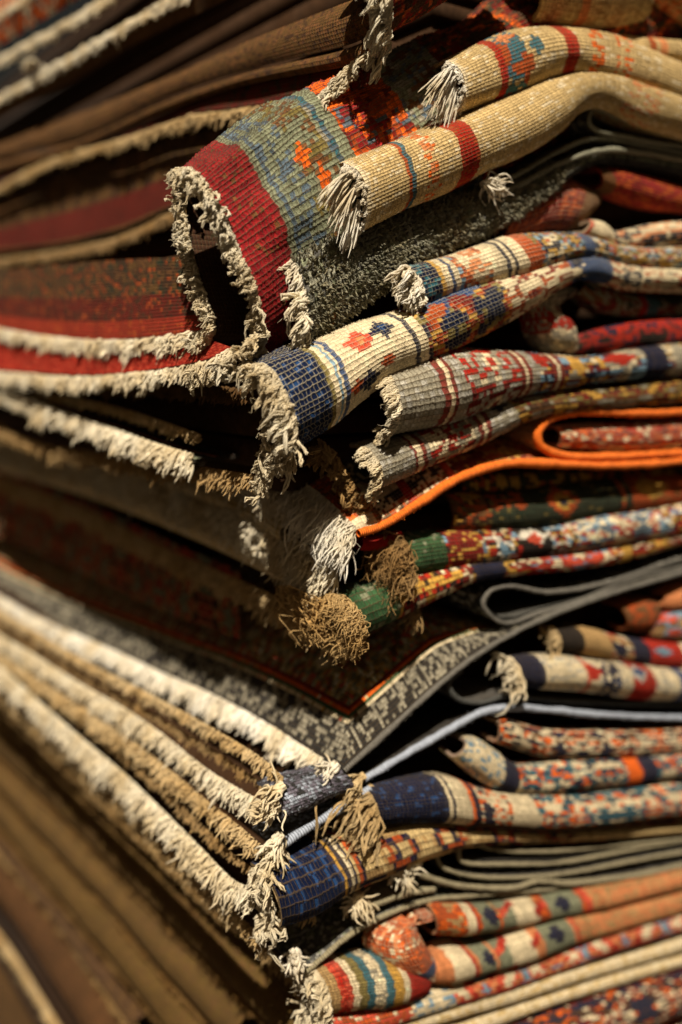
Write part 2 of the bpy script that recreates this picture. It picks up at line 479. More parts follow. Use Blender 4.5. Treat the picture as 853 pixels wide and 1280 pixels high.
def cords(bases, tips, rad, name, mat, parent, droop=0.15, curl=0.25, sides=5, segs=6, seed=0, taper=0.75,
          kind='stuff', out=None, label=None, pre=None, ply=1, turns=1.3, kink=1.0):
    """many yarn ends, each a bent tapered tube, in one mesh"""
    r = np.random.default_rng(seed)
    n = len(bases)
    s = np.linspace(0, 1, segs + 1)
    d = tips - bases; Ln = np.linalg.norm(d, axis=1, keepdims=True)
    dn = d / (Ln + 1e-9)
    a1 = unit(np.cross(dn, UP + 0.01)); a2 = np.cross(dn, a1)
    P = bases[:, None] + d[:, None] * s[None, :, None]
    P += -UP * (droop * Ln)[:, None] * (s ** 2)[None, :, None]
    if out is not None:
        P += out * Ln[:, None] * (np.sin(s * np.pi) * 0.25)[None, :, None]
    for k in (1, 2, 3):
        A = r.normal(0, 1, (n, 2)) / k; phs = r.uniform(0, 6.28, (n, 2))
        P += (a1[:, None] * (A[:, :1] * (np.sin(s * 3.1 * k * kink + phs[:, :1]) - np.sin(phs[:, :1])))[..., None]
              + a2[:, None] * (A[:, 1:] * (np.sin(s * 3.1 * k * kink + phs[:, 1:]) - np.sin(phs[:, 1:])))[..., None]) * (curl * Ln * 0.35)[:, None]
    rad = np.broadcast_to(np.asarray(rad, float), (n,))
    prof = np.interp(s, [0, .15, .5, .85, 1], [.8, .9, 1.05, taper * 1.25, taper * .4])
    R = rad[:, None] * prof[None] * (1 + r.normal(0, .1, (n, segs + 1)))
    tg = unit(np.gradient(P, axis=1))
    b1 = unit(np.cross(tg, a1[:, None] + 0.001)); b2 = np.cross(tg, b1)
    if ply > 1:
        Ps, Rs = [], []
        ph0 = r.uniform(0, 6.28, (n, 1))
        for k in range(ply):
            aa = ph0 + k * 2 * np.pi / ply + turns * 2 * np.pi * s[None]
            sp_ = R * (.62 + np.clip(s - .7, 0, 1)[None] * 2.6 * r.uniform(.3, 1.4, (n, 1)))
            Ps.append(P + b1 * (np.cos(aa) * sp_)[..., None] + b2 * (np.sin(aa) * sp_)[..., None]); Rs.append(R * .62)
        P = np.vstack(Ps); R = np.vstack(Rs); b1 = np.vstack([b1] * ply); b2 = np.vstack([b2] * ply)
        Ln = np.vstack([Ln] * ply); n = n * ply
    th = np.linspace(0, 2 * np.pi, sides, endpoint=False)
    ring = (b1[:, :, None] * np.cos(th)[None, None, :, None] + b2[:, :, None] * np.sin(th)[None, None, :, None]) * R[:, :, None, None]
    Vv = (P[:, :, None] + ring)                             # n, segs+1, sides, 3
    Vv = Vv.reshape(-1, 3)
    m = (segs + 1) * sides
    i, j = np.meshgrid(np.arange(segs), np.arange(sides), indexing='ij')
    f = np.stack([i * sides + j, i * sides + (j + 1) % sides, (i + 1) * sides + (j + 1) % sides, (i + 1) * sides + j], -1).reshape(-1, 4)
    F = (f[None] + (np.arange(n) * m)[:, None, None]).reshape(-1, 4)
    uvs = np.stack(np.meshgrid(s, np.arange(sides) / sides, indexing='ij'), -1).reshape(-1, 2)
    uv = np.tile(uvs, (n, 1))
    uv[:, 0] *= np.repeat((Ln[:, 0] / MPX / 18), m)
    if pre is not None:
        pre.append((Vv, F, uv)); return
    return put(name, Vv, F, mat, parent, uv, kind=kind, label=label)


def flush(pre, name, mat, parent, kind='stuff', label=None):
    Vs, Fs, Us, n = [], [], [], 0
    for v, f, u in pre:
        Vs.append(v); Fs.append(f + n); Us.append(u); n += len(v)
    return put(name, np.vstack(Vs), np.vstack(Fs), mat, parent, np.vstack(Us), kind=kind, label=label)


def fringe(parent, base, dirs, length, mat, spacing=4.0, rows=2, rad=2.0, droop=0.15, curl=0.3, clump=4, clumpf=0.5,
           seed=0, spread=0.25, thick=3.0, tnorm=None, segs=6, name='fringe', fuzz=0, lenvar=0.2, out=None, ply=3, kink=1.0, neat=1.0):
    """yarn ends along a 3-D base curve; dirs one direction per base point; sizes in photo pixels"""
    r = np.random.default_rng(seed + 31)
    base = np.asarray(base, float)
    d = np.r_[0, np.cumsum(np.linalg.norm(np.diff(base, axis=0), axis=1))]
    n = max(3, int(d[-1] / (spacing * MPX)))
    dirs = np.broadcast_to(np.asarray(dirs, float), base.shape)
    bs, ts, ln = [], [], []
    for row in range(rows):
        s = (np.arange(n) + r.uniform(0, 1)) / n * d[-1] + r.normal(0, .25, n) * spacing * MPX
        s = np.clip(s, 0, d[-1])
        b = np.stack([np.interp(s, d, base[:, k]) for k in range(3)], 1)
        dd = unit(np.stack([np.interp(s, d, dirs[:, k]) for k in range(3)], 1))
        tn = np.zeros(3) if tnorm is None else tnorm
        b = b + (tn * (row - (rows - 1) / 2)) * thick * MPX + r.normal(0, .3, (n, 3)) * MPX
        L_ = length * MPX * (1 + r.normal(0, lenvar, (n, 1))) * (1 + neat * .38 * vnoise((n, 1), (11, 2), seed + row) + neat * .25 * vnoise((n, 1), (3, 2), seed + 50 + row))
        dd = unit(dd + neat * vnoise((n, 1), (7, 2), seed + 70) * .35 * tn - neat * UP * np.abs(vnoise((n, 1), (13, 2), seed + 90)) * .5)
        t = b + dd * L_ + r.normal(0, spread, (n, 3)) * L_
        if clump > 1:
            g = np.arange(n) // clump + row * 1000
            for k in np.unique(g):
                mk = g == k
                t[mk] = t[mk] * (1 - clumpf) + t[mk].mean(0) * clumpf
        bs.append(b); ts.append(t)
    bs = np.vstack(bs); ts = np.vstack(ts)
    pre = []
    cords(bs, ts, rad * 1.22 * MPX * r.uniform(.7, 1.25, len(bs)), name, mat, parent, droop, curl, segs=6 if ply > 1 else segs, sides=3 if ply > 1 else 4, seed=seed, pre=pre, out=out, ply=ply, kink=kink)
    if fuzz:
        k = r.integers(0, len(bs), int(len(bs) * fuzz * .5))
        f = r.uniform(.1, 1, (len(k), 1))
        p = bs[k] * (1 - f) + ts[k] * f + r.normal(0, rad * .5 * MPX, (len(k), 3))
        q = p + (ts[k] - bs[k]) * .25 + r.normal(0, .10, (len(k), 3)) * length * MPX
        cords(p, q, .42 * MPX, name, mat, parent, droop, .9, sides=3, segs=3, seed=seed + 3, pre=pre)
    return flush(pre, name, mat, parent)


def end_fringe(parent, R, length, mat, a0=0.0, a1=1.0, down=0.35, outw=0.1, **kw):
    """fringe round the cut end of a roll; a0..a1 fraction of the front arc (top to bottom)"""
    pos, a = R['pos'], R['a']
    f = (a - R['ext']) / R['arc']
    m = (f >= a0 - 0.001) & (f <= a1 + 0.001)
    b = pos[0][m]
    t = unit(pos[0] - pos[min(10, len(pos) - 1)])[m]
    n = R['nrm'][0][m]
    dirs = unit(t + n * outw - UP * down)
    return fringe(parent, b + t * 0 - n * 1.5 * MPX, dirs, length, mat, **kw)


def tube(parent, pts, rad, mat, name='selvedge', sides=10, seglen=3.0, flat=1.0, wob=0.16, seed=0, label=None, fuzz=.8):
    """cord along a 3-D curve"""
    pts = np.asarray(pts, float)
    L_ = np.linalg.norm(np.diff(pts, axis=0), axis=1).sum()
    n = max(6, int(L_ / (seglen * MPX)))
    P = crom(pts, n)
    tg = unit(np.gradient(P, axis=0))
    b1 = unit(np.cross(tg, V)); b2 = np.cross(tg, b1)
    th = np.linspace(0, 2 * np.pi, sides, endpoint=False)
    R = rad * MPX * (1 + vnoise((n, sides), (5, 4), seed) * wob + vnoise((n, 1), (20, 2), seed + 1) * wob)
    ring = b1[:, None] * np.cos(th)[None, :, None] * R[..., None] + b2[:, None] * np.sin(th)[None, :, None] * R[..., None] * flat
    Vv = (P[:, None] + ring).reshape(-1, 3)
    i, j = np.meshgrid(np.arange(n - 1), np.arange(sides), indexing='ij')
    F = np.stack([i * sides + j, i * sides + (j + 1) % sides, (i + 1) * sides + (j + 1) % sides, (i + 1) * sides + j], -1).reshape(-1, 4)
    uv = np.stack(np.meshgrid(np.arange(n) * seglen / 10.0, np.arange(sides) / sides, indexing='ij'), -1).reshape(-1, 2)
    o = put(name, Vv, F, mat, parent, uv, label=label)
    if fuzz:
        r = np.random.default_rng(seed + 4)
        m = int(n * seglen * fuzz); i_ = r.integers(0, n - 1, m); a_ = r.uniform(0, 6.28, m)
        nn_ = b1[i_] * np.cos(a_)[:, None] + b2[i_] * np.sin(a_)[:, None]
        bb_ = P[i_] + tg[i_] * (r.uniform(0, 1, m) * seglen * MPX)[:, None] + nn_ * (rad * .9 * MPX)
        tt_ = bb_ + (nn_ * r.uniform(.6, 2.6, (m, 1)) + tg[i_] * r.normal(0, 1.8, (m, 1))) * MPX
        cords(bb_, tt_, .28 * MPX, 'fuzz', mat, parent, 0, .5, sides=3, segs=2, seed=seed)
    return o


def sheet(parent, Rc, Lc, pat, mat, q=5.0, thick=5.0, relief=0.22, jit=0.1, seed=0, name='weave', ext=None, gk=0.45,
          wob=1.2, dome=None, sub=2):
    """a layer of rug lying in the pile: curve Rc (3-D, on the right face) carried along curve Lc (3-D, from the
    same corner back along the left face)"""
    Rc = np.asarray(Rc, float); Lc = np.asarray(Lc, float)
    LR = np.linalg.norm(np.diff(Rc, axis=0), axis=1).sum() / MPX
    LL = np.linalg.norm(np.diff(Lc, axis=0), axis=1).sum() / MPX
    ni = max(2, int(LR / q)); nj = max(2, int(LL / q))
    na, nb = sub * ni + 1, sub * nj + 1
    a = crom(Rc, na); b = crom(Lc, nb)
    pos = a[:, None] + (b - b[0])[None]
    nrm = unit(np.cross(np.gradient(pos, axis=0), np.gradient(pos, axis=1)))
    if nrm[..., 2].mean() < 0: nrm = -nrm; flip = False
    else: flip = True
    I, J = np.meshgrid(np.arange(na), np.arange(nb), indexing='ij')
    r = np.random.default_rng(seed + 5)
    pos = pos + nrm * (vnoise((na, nb), (30, 30), seed) * wob * MPX)[..., None]
    if dome:
        di = I * q / sub; dj = J * q / sub
        dd = (1 - np.exp(-np.minimum(di, dj) / dome[1])) * np.clip((dome[2] - di) / (dome[2] * .4), 0, 1)
        pos = pos + UP * (dd * dome[0] * MPX)[..., None]
    low = pos - nrm * thick * MPX
    hh = np.where(J % 2 == 1, 1.0, gk) * np.where(I % 2 == 1, 1.0, 0.2) * (1 + r.normal(0, jit * 2.2, (na, nb)))
    if sub == 1: hh = hh * 0
    top = pos + nrm * (hh * relief * q * MPX)[..., None]
    A = pat.make(ni, nj, LR)
    F = gridF(na, nb)
    uv = np.stack([I / sub, J / sub], -1).reshape(-1, 2)
    k = np.arange((na - 1) * (nb - 1)); dye = A[k // (nb - 1) // sub, (k % (nb - 1)) // sub]
    put(name, top.reshape(-1, 3), F if flip else F[:, ::-1], mat, parent, uv, dye)
    ia = np.unique(np.r_[np.arange(0, na, 6), na - 1]); ib = np.unique(np.r_[np.arange(0, nb, 6), nb - 1])
    lw = low[ia][:, ib].reshape(-1, 3); F2 = gridF(len(ia), len(ib))
    V_ = [lw]; Fs = [F2]; n = len(lw); uvs = [np.stack(np.meshgrid(ia / 2., ib / 2., indexing='ij'), -1).reshape(-1, 2)]
    for e0, e1 in ((top[:, 0], low[:, 0]), (top[0], low[0])):
        m = len(e0); i = np.arange(m - 1)
        V_ += [e0, e1]; Fs.append(np.stack([i, i + 1, i + 1 + m, i + m], 1) + n); n += 2 * m
        uvs.append(np.c_[np.arange(2 * m) * .5, np.zeros(2 * m) + .5])
    nf = sum(len(f) for f in Fs)
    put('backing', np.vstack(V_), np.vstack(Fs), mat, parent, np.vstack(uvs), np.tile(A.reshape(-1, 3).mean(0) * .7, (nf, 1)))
    return dict(pos=top, nrm=nrm)


def drape(parent, lo, hi, c, off_lo, off_hi, pat, mat, q=6.0, seed=0, relief=0.2, name='weave', belly=0.0, sub=1):
    """cloth hanging on the left face between two curves given in photo pixels on the left face plane through c"""
    n = 60
    lo_ = crom(lo, n); hi_ = crom(hi, n)
    A3 = PL(hi_[:, 0], hi_[:, 1], c, off_hi); B3 = PL(lo_[:, 0], lo_[:, 1], c, off_lo)
    Ll = np.linalg.norm(np.diff(B3, axis=0), axis=1).sum() / MPX
    Hh = np.linalg.norm(A3 - B3, axis=1).mean() / MPX
    ni = max(3, int(Ll / q)); nj = max(2, int(Hh / q)); na, nb = sub * ni + 1, sub * nj + 1
    A3 = crom(A3, na); B3 = crom(B3, na)
    t = np.linspace(0, 1, nb)[None, :, None]
    pos = A3[:, None] * (1 - t) + B3[:, None] * t + NL * (np.sin(t * np.pi) * belly * MPX)
    pos = pos + NL * (vnoise((na, nb), (24, 12), seed) * 2.0 * MPX)[..., None]
    I, J = np.meshgrid(np.arange(na), np.arange(nb), indexing='ij')
    hh = np.where(J % 2 == 1, 1.0, 0.2) * np.where(I % 2 == 1, 1.0, 0.45)
    if sub == 1: hh = hh * 0
    pos = pos + NL * (hh * relief * q * MPX)[..., None]
    A = pat.make(ni, nj, Ll)
    k = np.arange((na - 1) * (nb - 1)); dye = A[k // (nb - 1) // sub, (k % (nb - 1)) // sub]
    uv = np.stack([I / sub, J / sub], -1).reshape(-1, 2)
    back = pos - NL * 5 * MPX
    Vv = np.vstack([pos.reshape(-1, 3)])
    put(name, Vv, gridF(na, nb), mat, parent, uv, dye)
    return pos


def lband(parent, px, c, off=0.0, width=14.0, mat=None, seed=0, thick=6.0, depth=45.0, pat=None, wmat=None, rad=2.2,
          lean=(-0.35, 1.0), spacing=4.2, rows=3, curl=0.3, fuzz=0, clump=3, layer=True, spread=.22, clumpf=.45):
    """the fringed end of one layer on the left face: cloth edge plus yarn ends standing out and drooping"""
    P = crom(PL(np.array(px)[:, 0], np.array(px)[:, 1], c, off), 80)
    dirs = unit(NL * 0.75 - UP * 0.65)
    if layer and wmat is not None:
        Rc = np.stack([P[0] * 0, P[0] * 0 - NL * depth * MPX])
        sheet(parent, Rc, P, pat, wmat, q=7.0, thick=thick, seed=seed, name='layer', sub=1)
    fringe(parent, P - NL * 3 * MPX, dirs, width * .70, mat, spacing=spacing * .60, rows=rows, rad=rad * .58, seed=seed, tnorm=UP,
           thick=thick * .8, curl=curl, clump=clump, fuzz=0, spread=spread, clumpf=clumpf, segs=3, ply=1)
    return P


def tassel(parent, x, y, dx, dy, length, mat, off=0.0, n=26, rad=1.0, head=4.5, seed=0, spread=.32, droop=.1, curl=.35):
    """a knotted bunch of warp ends: wrapped knot with strands fanning out of it"""
    r = np.random.default_rng(seed)
    p = PR(np.array(x), np.array(y), off)
    q = PR(np.array(x + dx), np.array(y + dy), off)
    d = unit(q - p)
    n = max(n, 12)
    dirs = unit(d + r.normal(0, spread, (n, 3)))
    b = p + r.normal(0, .35, (n, 3)) * head * MPX * .8
    pre = []
    cords(b, b + dirs * length * MPX * r.uniform(.75, 1.15, (n, 1)), rad * MPX, 'tassel', mat, parent, droop, curl, segs=7, seed=seed, pre=pre)
    # the knot: a few short thick turns of yarn round the root
    k = 9
    a = np.linspace(0, 2 * np.pi, k, endpoint=False)
    e1 = unit(np.cross(d, UP)); e2 = np.cross(d, e1)
    ring = p + (e1 * np.cos(a)[:, None] + e2 * np.sin(a)[:, None]) * head * MPX * .55
    ring2 = p + (e1 * np.cos(a + 1.2)[:, None] + e2 * np.sin(a + 1.2)[:, None]) * head * MPX * .55 + d * head * MPX
    cords(ring - d * head * MPX * .7, ring2, rad * 2.1 * MPX, 'tassel', mat, parent, 0, .2, segs=5, seed=seed + 1, pre=pre)
    return flush(pre, 'tassel', mat, parent, kind=None)


def pr(pts, off=0.0):
    pts = np.asarray(pts, float)
    o = pts[:, 2] if pts.shape[1] > 2 else off
    return PR(pts[:, 0], pts[:, 1], o)


def rsheet(parent, px, off, pat, mat, depth=140.0, q=6.0, sel=None, selr=5.0, seed=0, thick=5.0, Lc=None, selname='selvedge', wob=1.2, dome=None, sub=1):
    """layer seen edge-on along the right face, its bound edge following the photo curve px"""
    Rc = crom(pr(px, off), 60)
    if Lc is None:
        Lc = np.stack([Rc[0], Rc[0] + V * depth * MPX])
    g = sheet(parent, Rc, Lc, pat, mat, q=q, seed=seed, thick=thick, wob=wob, dome=dome, sub=sub)
    if sel is not None:
        tube(parent, Rc - UP * thick * .4 * MPX + NR * (selr * .9) * MPX, selr, sel, seed=seed, name=selname)
    return g


# ------------------------------------------------------------------ shared yarns
Wd = weave_mat('knotted wool with brown ground threads', gap=(0.09, 0.06, 0.03))
Wl = weave_mat('knotted wool with pale ground threads', gap=(0.52, 0.45, 0.30), gapw=0.11, gapmix=0.6)
Wk = weave_mat('cotton kilim rib', gap=(0.16, 0.10, 0.045), gapw=0.16, gapmix=0.7, bump=0.45)
Wp = weave_mat('cut wool pile', gap=(0.05, 0.05, 0.04), gapw=0.2, gapmix=0.5, bump=0.8)
Yc = yarn_mat('cream cotton yarn', lin((240, 229, 202)), var=.25)
Yw = yarn_mat('white cotton yarn', lin((246, 240, 224)), var=.2)
Yt = yarn_mat('tan cotton yarn', lin((214, 188, 142)))
Yb = yarn_mat('brownish cotton yarn', lin((178, 148, 102)))
Yg = yarn_mat('camel wool yarn', lin((214, 180, 124)))
So = wrap_mat('orange overcast wool', lin((246, 124, 44)), .95)
Sg = wrap_mat('grey overcast wool', lin((112, 108, 100)), .9)
Sp = wrap_mat('pale grey overcast wool', K['mist'], .8)
Sb = wrap_mat('beige overcast wool', lin((150, 140, 112)), .8)
Ss = wrap_mat('sage overcast wool', lin((140, 138, 118)), .8)
Sc = wrap_mat('cream overcast cotton', K['cream'], 1.2)


def at(x, y, off=0.0): return PR(np.array(float(x)), np.array(float(y)), off)

# ================================================================== RIGHT FACE, top to bottom
# --- top-left corner roll, dark red
r = rug('dark red and brown rug with a thick cream fringe, cut off by the top edge', at(520, 0))
R = roll(r, [(452, -70, 484, 54), (520, -110, 560, 8), (600, -150, 640, -45)],
         Pat('dkred', [('field', 0, 400, ['dkbrown', 'dkred', 'rust', 'dkbrown'], 3.0)], 21), Wd, off=2, q=4.6, seed=21)
end_fringe(r, R, 34, Yc, a0=.0, a1=1, rad=2.2, rows=3, spacing=4, down=.5, clump=3, fuzz=1.5, seed=21)
fringe(r, crom(pr([(462, 62, -8), (440, 82, -14), (420, 100, -22), (400, 120, -32)]), 30), unit(NL * .4 - UP * .6), 15, Yc, rows=3, rad=2.4, seed=22, tnorm=UP, fuzz=1)

# --- big red / grey / orange roll with the open mouth
r = rug('large red, grey and orange rug whose cream-fringed open fold faces left', at(300, 330))
R = roll(r, [(240, 216, 322, 446), (318, 158, 405, 400), (400, 112, 480, 345), (480, 66, 560, 285), (560, 28, 640, 215), (650, -14, 740, 150), (780, -70, 860, 60)],
         Pat('sage', [('field', 0, 9000, ['sage', 'grey', 'slate', 'sage', 'brown'], 3.2),
                      ('band', 0, 62, 'crimson'), ('dots', 0, 62, 'wine', .35), ('dots', 20, 62, 'brown', .06),
                      ('band', 62, 74, 'sage'), ('band', 74, 80, 'slate'), ('band', 80, 108, 'sage'), ('dots', 80, 108, 'slate', .4),
                      ('field', 108, 152, ['sage', 'brown', 'sage', 'olive'], 2.5), ('dia', 120, .36, 9, .05, 'orange'), ('dia', 132, .44, 7, .05, 'orange'),
                      ('band', 156, 164, 'teal'), ('dots', 156, 164, 'slate', .4), ('band', 164, 178, 'sage'), ('field', 178, 262, ['rust', 'orange', 'dkred', 'slate', 'orange'], 3.4),
                      ('tband', .0, .27, 'orange', 184, 236), ('dots', 184, 240, 'crimson', .3),
                      ('field', 262, 330, ['sage', 'grey', 'sage', 'brown'], 2.0), ('dots', 262, 330, 'slate', .15),
                      ('field', 330, 9000, ['dkbrown', 'dkred', 'rust', 'brown', 'orange', 'dkgreen', 'dkred'], 2.6)], 31, .2),
         weave_mat('coarse knotted wool', gap=(0.10, 0.075, 0.045), gapw=.15, gapmix=.75), off=-62, q=5.2, bulge=.5, ext=26, seed=31, relief=.42, jit=.13, shift=.12)
end_fringe(r, R, 12, Yc, a0=-.08, a1=1.0, rad=1.7, rows=5, spacing=3.0, down=.15, seed=32, curl=.5, clump=3, spread=.4, thick=3, tnorm=NR, fuzz=2)
Pm = crom(PL(np.array([246, 268, 292, 309, 313, 303, 278, 245]), np.array([224, 262, 318, 368, 405, 436, 455, 466]), (300, 440, 2)), 60)
Pm = crom(np.vstack([R['pos'][0][int(len(R['a']) * .70)], PL(np.array([305, 278, 245]), np.array([436, 456, 466]), (300, 440, 2))]), 40)
fringe(r, Pm, unit(NL * .55 + NR * .25 - UP * .25), 14, Yc, spacing=3.2, rows=4, rad=1.7, tnorm=NR, thick=3, seed=32, fuzz=2, curl=.5, spread=.4)
Pi = crom(PL(np.array([246, 230, 232, 243, 258, 267, 262, 248]), np.array([222, 235, 275, 330, 375, 405, 422, 424]), (300, 440, 2), -10), 50)
fringe(r, Pi, unit(NL * .6 - UP * .2), 12, Yc, spacing=3.0, rows=4, rad=1.6, tnorm=NR, thick=3, seed=33, fuzz=3, curl=.5, spread=.4)
# inner leaf of the mouth
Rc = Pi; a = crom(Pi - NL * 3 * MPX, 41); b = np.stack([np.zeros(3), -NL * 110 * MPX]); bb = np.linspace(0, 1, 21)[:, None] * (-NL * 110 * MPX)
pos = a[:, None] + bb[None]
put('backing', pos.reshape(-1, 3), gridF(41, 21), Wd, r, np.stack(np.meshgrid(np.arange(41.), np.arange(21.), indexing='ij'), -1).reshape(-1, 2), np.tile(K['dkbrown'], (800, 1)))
CB = (300, 440, 0)
lband(r, [(262, 415), (200, 424), (125, 428), (60, 423), (0, 413), (-60, 400)], CB, -10, 20, Yc, seed=34, rad=2.4, wmat=Wd, pat=Pat('dkred'), depth=60)
lband(r, [(292, 437), (255, 455), (180, 468), (100, 474), (0, 468), (-60, 462)], CB, 2, 20, Yc, seed=35, rad=2.4, wmat=Wd, pat=Pat('coral'), depth=60)
pr_red = Pat('brown', [('field', 0, 9000, ['umber', 'dkbrown', 'brown', 'dkbrown', 'dkgreen', 'umber'], 3.6, (31, 10)), ('tband', .50, 1.1, 'deepred', 0, 9000), ('dots', 0, 9000, 'dkbrown', .25), ('tband', .80, 1.1, 'brick', 0, 9000), ('dots', 0, 9000, 'rust', .08)], 36)
drape(r, [(262, 412), (200, 420), (125, 424), (60, 419), (0, 409), (-60, 396)], [(250, 322), (200, 322), (125, 326), (60, 332), (0, 338), (-60, 346)], CB, -10, -34, pr_red, Wd, seed=36, name='layer')
drape(r, [(290, 434), (255, 450), (180, 463), (100, 468), (0, 462), (-60, 456)], [(262, 424), (220, 432), (150, 436), (80, 434), (0, 424), (-60, 414)], CB, 2, -14,
      Pat('red', [('dots', 0, 9000, 'coral', .3)], 37), Wd, seed=37, name='layer')

# --- upper beige kilim roll
r = rug('upper of the two beige striped rugs, long white tassels on its left end', at(700, 80))
R = roll(r, [(566, 75, 573, 150), (610, 56, 622, 130), (655, 40, 668, 114), (702, 36, 710, 104), (752, 43, 748, 106), (800, 57, 792, 116), (850, 78, 842, 134), (900, 100, 892, 160)],
         Pat('beige', [('dots', 0, 700, 'cream', .12), ('band', 0, 5, 'cream'), ('band', 45, 55, 'red'), ('field', 55, 84, ['beige', 'teal', 'teal', 'rust'], 2.6), ('dia', 100, .42, 9, .08, 'teal'),
                       ('dia', 82, .52, 12, .10, 'rust'), ('dia', 70, .30, 14, .05, 'peach'), ('band', 130, 146, 'red'), ('dots', 168, 184, 'orange', .45), ('dots', 196, 202, 'orange', .5), ('dots', 210, 216, 'orange', .5)], 41, .12),
         Wk, off=4, q=4.2, q2=5.0, ext=40, seed=41, relief=.34, jit=.07, gk=.62)
end_fringe(r, R, 9, Yw, rad=1.7, spacing=4, rows=1, seed=41, clump=1)
for i, (x, y, dx, dy, l) in enumerate([(566, 84, -44, 34, 52), (570, 92, -36, 44, 58), (572, 96, -28, 52, 58), (572, 112, -16, 40, 46), (573, 128, -14, 40, 40), (574, 142, -22, 30, 40)]):
    tassel(r, x, y, dx, dy, l, Yw, off=30 - i * 3, n=16, rad=1.05, seed=43 + i, spread=.10, head=3.2, droop=.25, curl=.10)

# --- beige rolls at the top right edge
r = rug('plain ribbed beige rug bulging at the top edge right of the dark red rug', at(745, 0))
roll(r, [(640, -60, 668, 32), (700, -62, 720, 44), (752, -60, 770, 44), (795, -52, 802, 36)], Pat('beige', [('dots', 0, 300, 'tan', .3), ('band', 52, 66, 'peach')], 51), Wk, off=-22, q=4.6, seed=51, sub=1, relief=.34)
r = rug('brown and orange ribbed rug in the top right corner', at(840, 10))
roll(r, [(778, -50, 806, 0), (815, -45, 835, 24), (870, -30, 880, 44), (920, -20, 930, 54)], Pat('tan', [('field', 0, 300, ['tan', 'rust', 'peach', 'tan'], 3)], 52), Wk, off=-14, q=4.6, seed=52, sub=1)
r = rug('narrow beige rug with a red stripe squeezed behind the upper beige roll', at(800, 60))
roll(r, [(720, 40, 728, 62), (780, 44, 782, 70), (830, 50, 832, 80), (900, 56, 900, 90)], Pat('beige', [('band', 82, 90, 'rust'), ('band', 95, 100, 'peach')], 53), Wk, off=-14, q=4.4, seed=53, sub=1)

# --- lower beige kilim roll
r = rug('lower of the two beige striped rugs, draped over the grey-green pile rug', at(600, 170))
R = roll(r, [(440, 208, 452, 292), (500, 180, 516, 264), (560, 153, 580, 236), (620, 130, 645, 204), (675, 106, 702, 166), (716, 94, 728, 142), (756, 93, 754, 136), (806, 107, 796, 155), (860, 126, 850, 172), (910, 145, 900, 190)],
         Pat('beige', [('dots', 0, 700, 'cream', .14), ('band', 0, 4, 'cream'), ('band', 60, 67, 'rust'), ('band', 67, 73, 'teal'), ('dots', 84, 108, 'orange', .25), ('dots', 92, 100, 'peach', .5),
                       ('band', 131, 154, 'red'), ('dots', 131, 154, 'rust', .25), ('dia', 318, .3, 8, .03, 'red'), ('dots', 370, 410, 'peach', .3)], 55, .11),
         Wk, off=12, q=4.0, q2=5.0, ext=36, seed=55, relief=.36, jit=.07, gk=.62)
end_fringe(r, R, 9, Yw, rad=1.7, spacing=4, rows=1, seed=56, clump=1)
for i, (x, y, dx, dy, l) in enumerate([(438, 216, -46, 26, 50), (442, 220, -36, 34, 48), (444, 232, -30, 42, 48), (447, 242, -34, 48, 54), (449, 252, -22, 52, 50), (450, 266, -14, 36, 34), (452, 280, -18, 26, 30)]):
    tassel(r, x, y, dx, dy, l, Yw, off=44 - i * 3, n=15, rad=1.05, seed=57 + i, spread=.10, head=3.2, droop=.25, curl=.10)

# --- grey-green pile rug
r = rug('grey-green thick pile rug with pale corded edge under the beige rolls', at(560, 300))
pilepat = Pat('pilegrey', [('dots', 0, 9000, 'sage', .25), ('dots', 0, 9000, 'dkgrey', .25), ('band', 0, 700, 'pilegrey'), ('dots', 0, 9000, 'sage', .3), ('dots', 0, 9000, 'dkgrey', .2),
                           ('tband', .60, 1.1, 'dkgrey', 42, 900), ('tband', .60, .62, 'brown', 42, 900), ('tband', .6, 1.1, 'brown', 42, 47)], 61, .28)
st = [(372, 326, 378, 444), (410, 304, 418, 414), (450, 284, 462, 378), (530, 257, 546, 322), (600, 244, 618, 288), (640, 233, 660, 262), (697, 203, 708, 226), (750, 187, 750, 204), (800, 190, 800, 208), (860, 201, 860, 218), (910, 212, 910, 228)]
R = roll(r, st, pilepat, Wp, off=-10, q=4.4, bulge=.62, ext=18, seed=61, relief=.55, jit=.24, wob=.04)
# cut ends of the pile, standing up all over the near half
p, nn = R['pos'], R['nrm']
ii = rng.integers(1, int(len(p) * .62), 6500); jj = rng.integers(4, p.shape[1] - 8, 6500)
b_ = p[ii, jj]; n_ = nn[ii, jj]
cords(b_ - n_ * MPX, b_ + (n_ * 4.6 + rng.normal(0, 1.8, b_.shape)) * MPX, 1.15 * MPX, 'pile', yarn_mat('grey-green pile wool', lin((156, 154, 134)), var=.6), r, .0, .3, sides=4, segs=2, seed=62, taper=.9)
end_fringe(r, R, 24, Yw, a0=0.02, a1=.45, rad=2.6, rows=1, spacing=6, down=.55, clump=1, seed=63, spread=.1, fuzz=2)
end_fringe(r, R, 22, Yc, a0=.35, a1=1, rad=3, rows=3, spacing=5.5, down=.55, clump=3, seed=64, fuzz=3, curl=.5)
tube(r, pr([(s[0] + 4, s[1] + 1, -6 if i < 5 else 4) for i, s in enumerate(st)]), 4.2, Ss, seed=61)
rsheet(r, [(605, 234), (650, 214), (700, 186), (745, 171), (800, 180), (860, 192), (910, 205)], 0, Pat('dkgrey', [('dots', 0, 9000, 'pilegrey', .4)], 65, .3), Wp, sel=Ss, selr=3.2, seed=65)
rsheet(r, [(910, 200), (860, 184), (811, 176), (778, 169), (748, 163), (736, 154), (735, 143), (744, 134), (770, 146), (811, 160), (860, 176), (910, 190)], 4, Pat('dkgrey', [('dots', 0, 9000, 'pilegrey', .4)], 66, .3), Wp, sel=Ss, selr=3.4, seed=66)
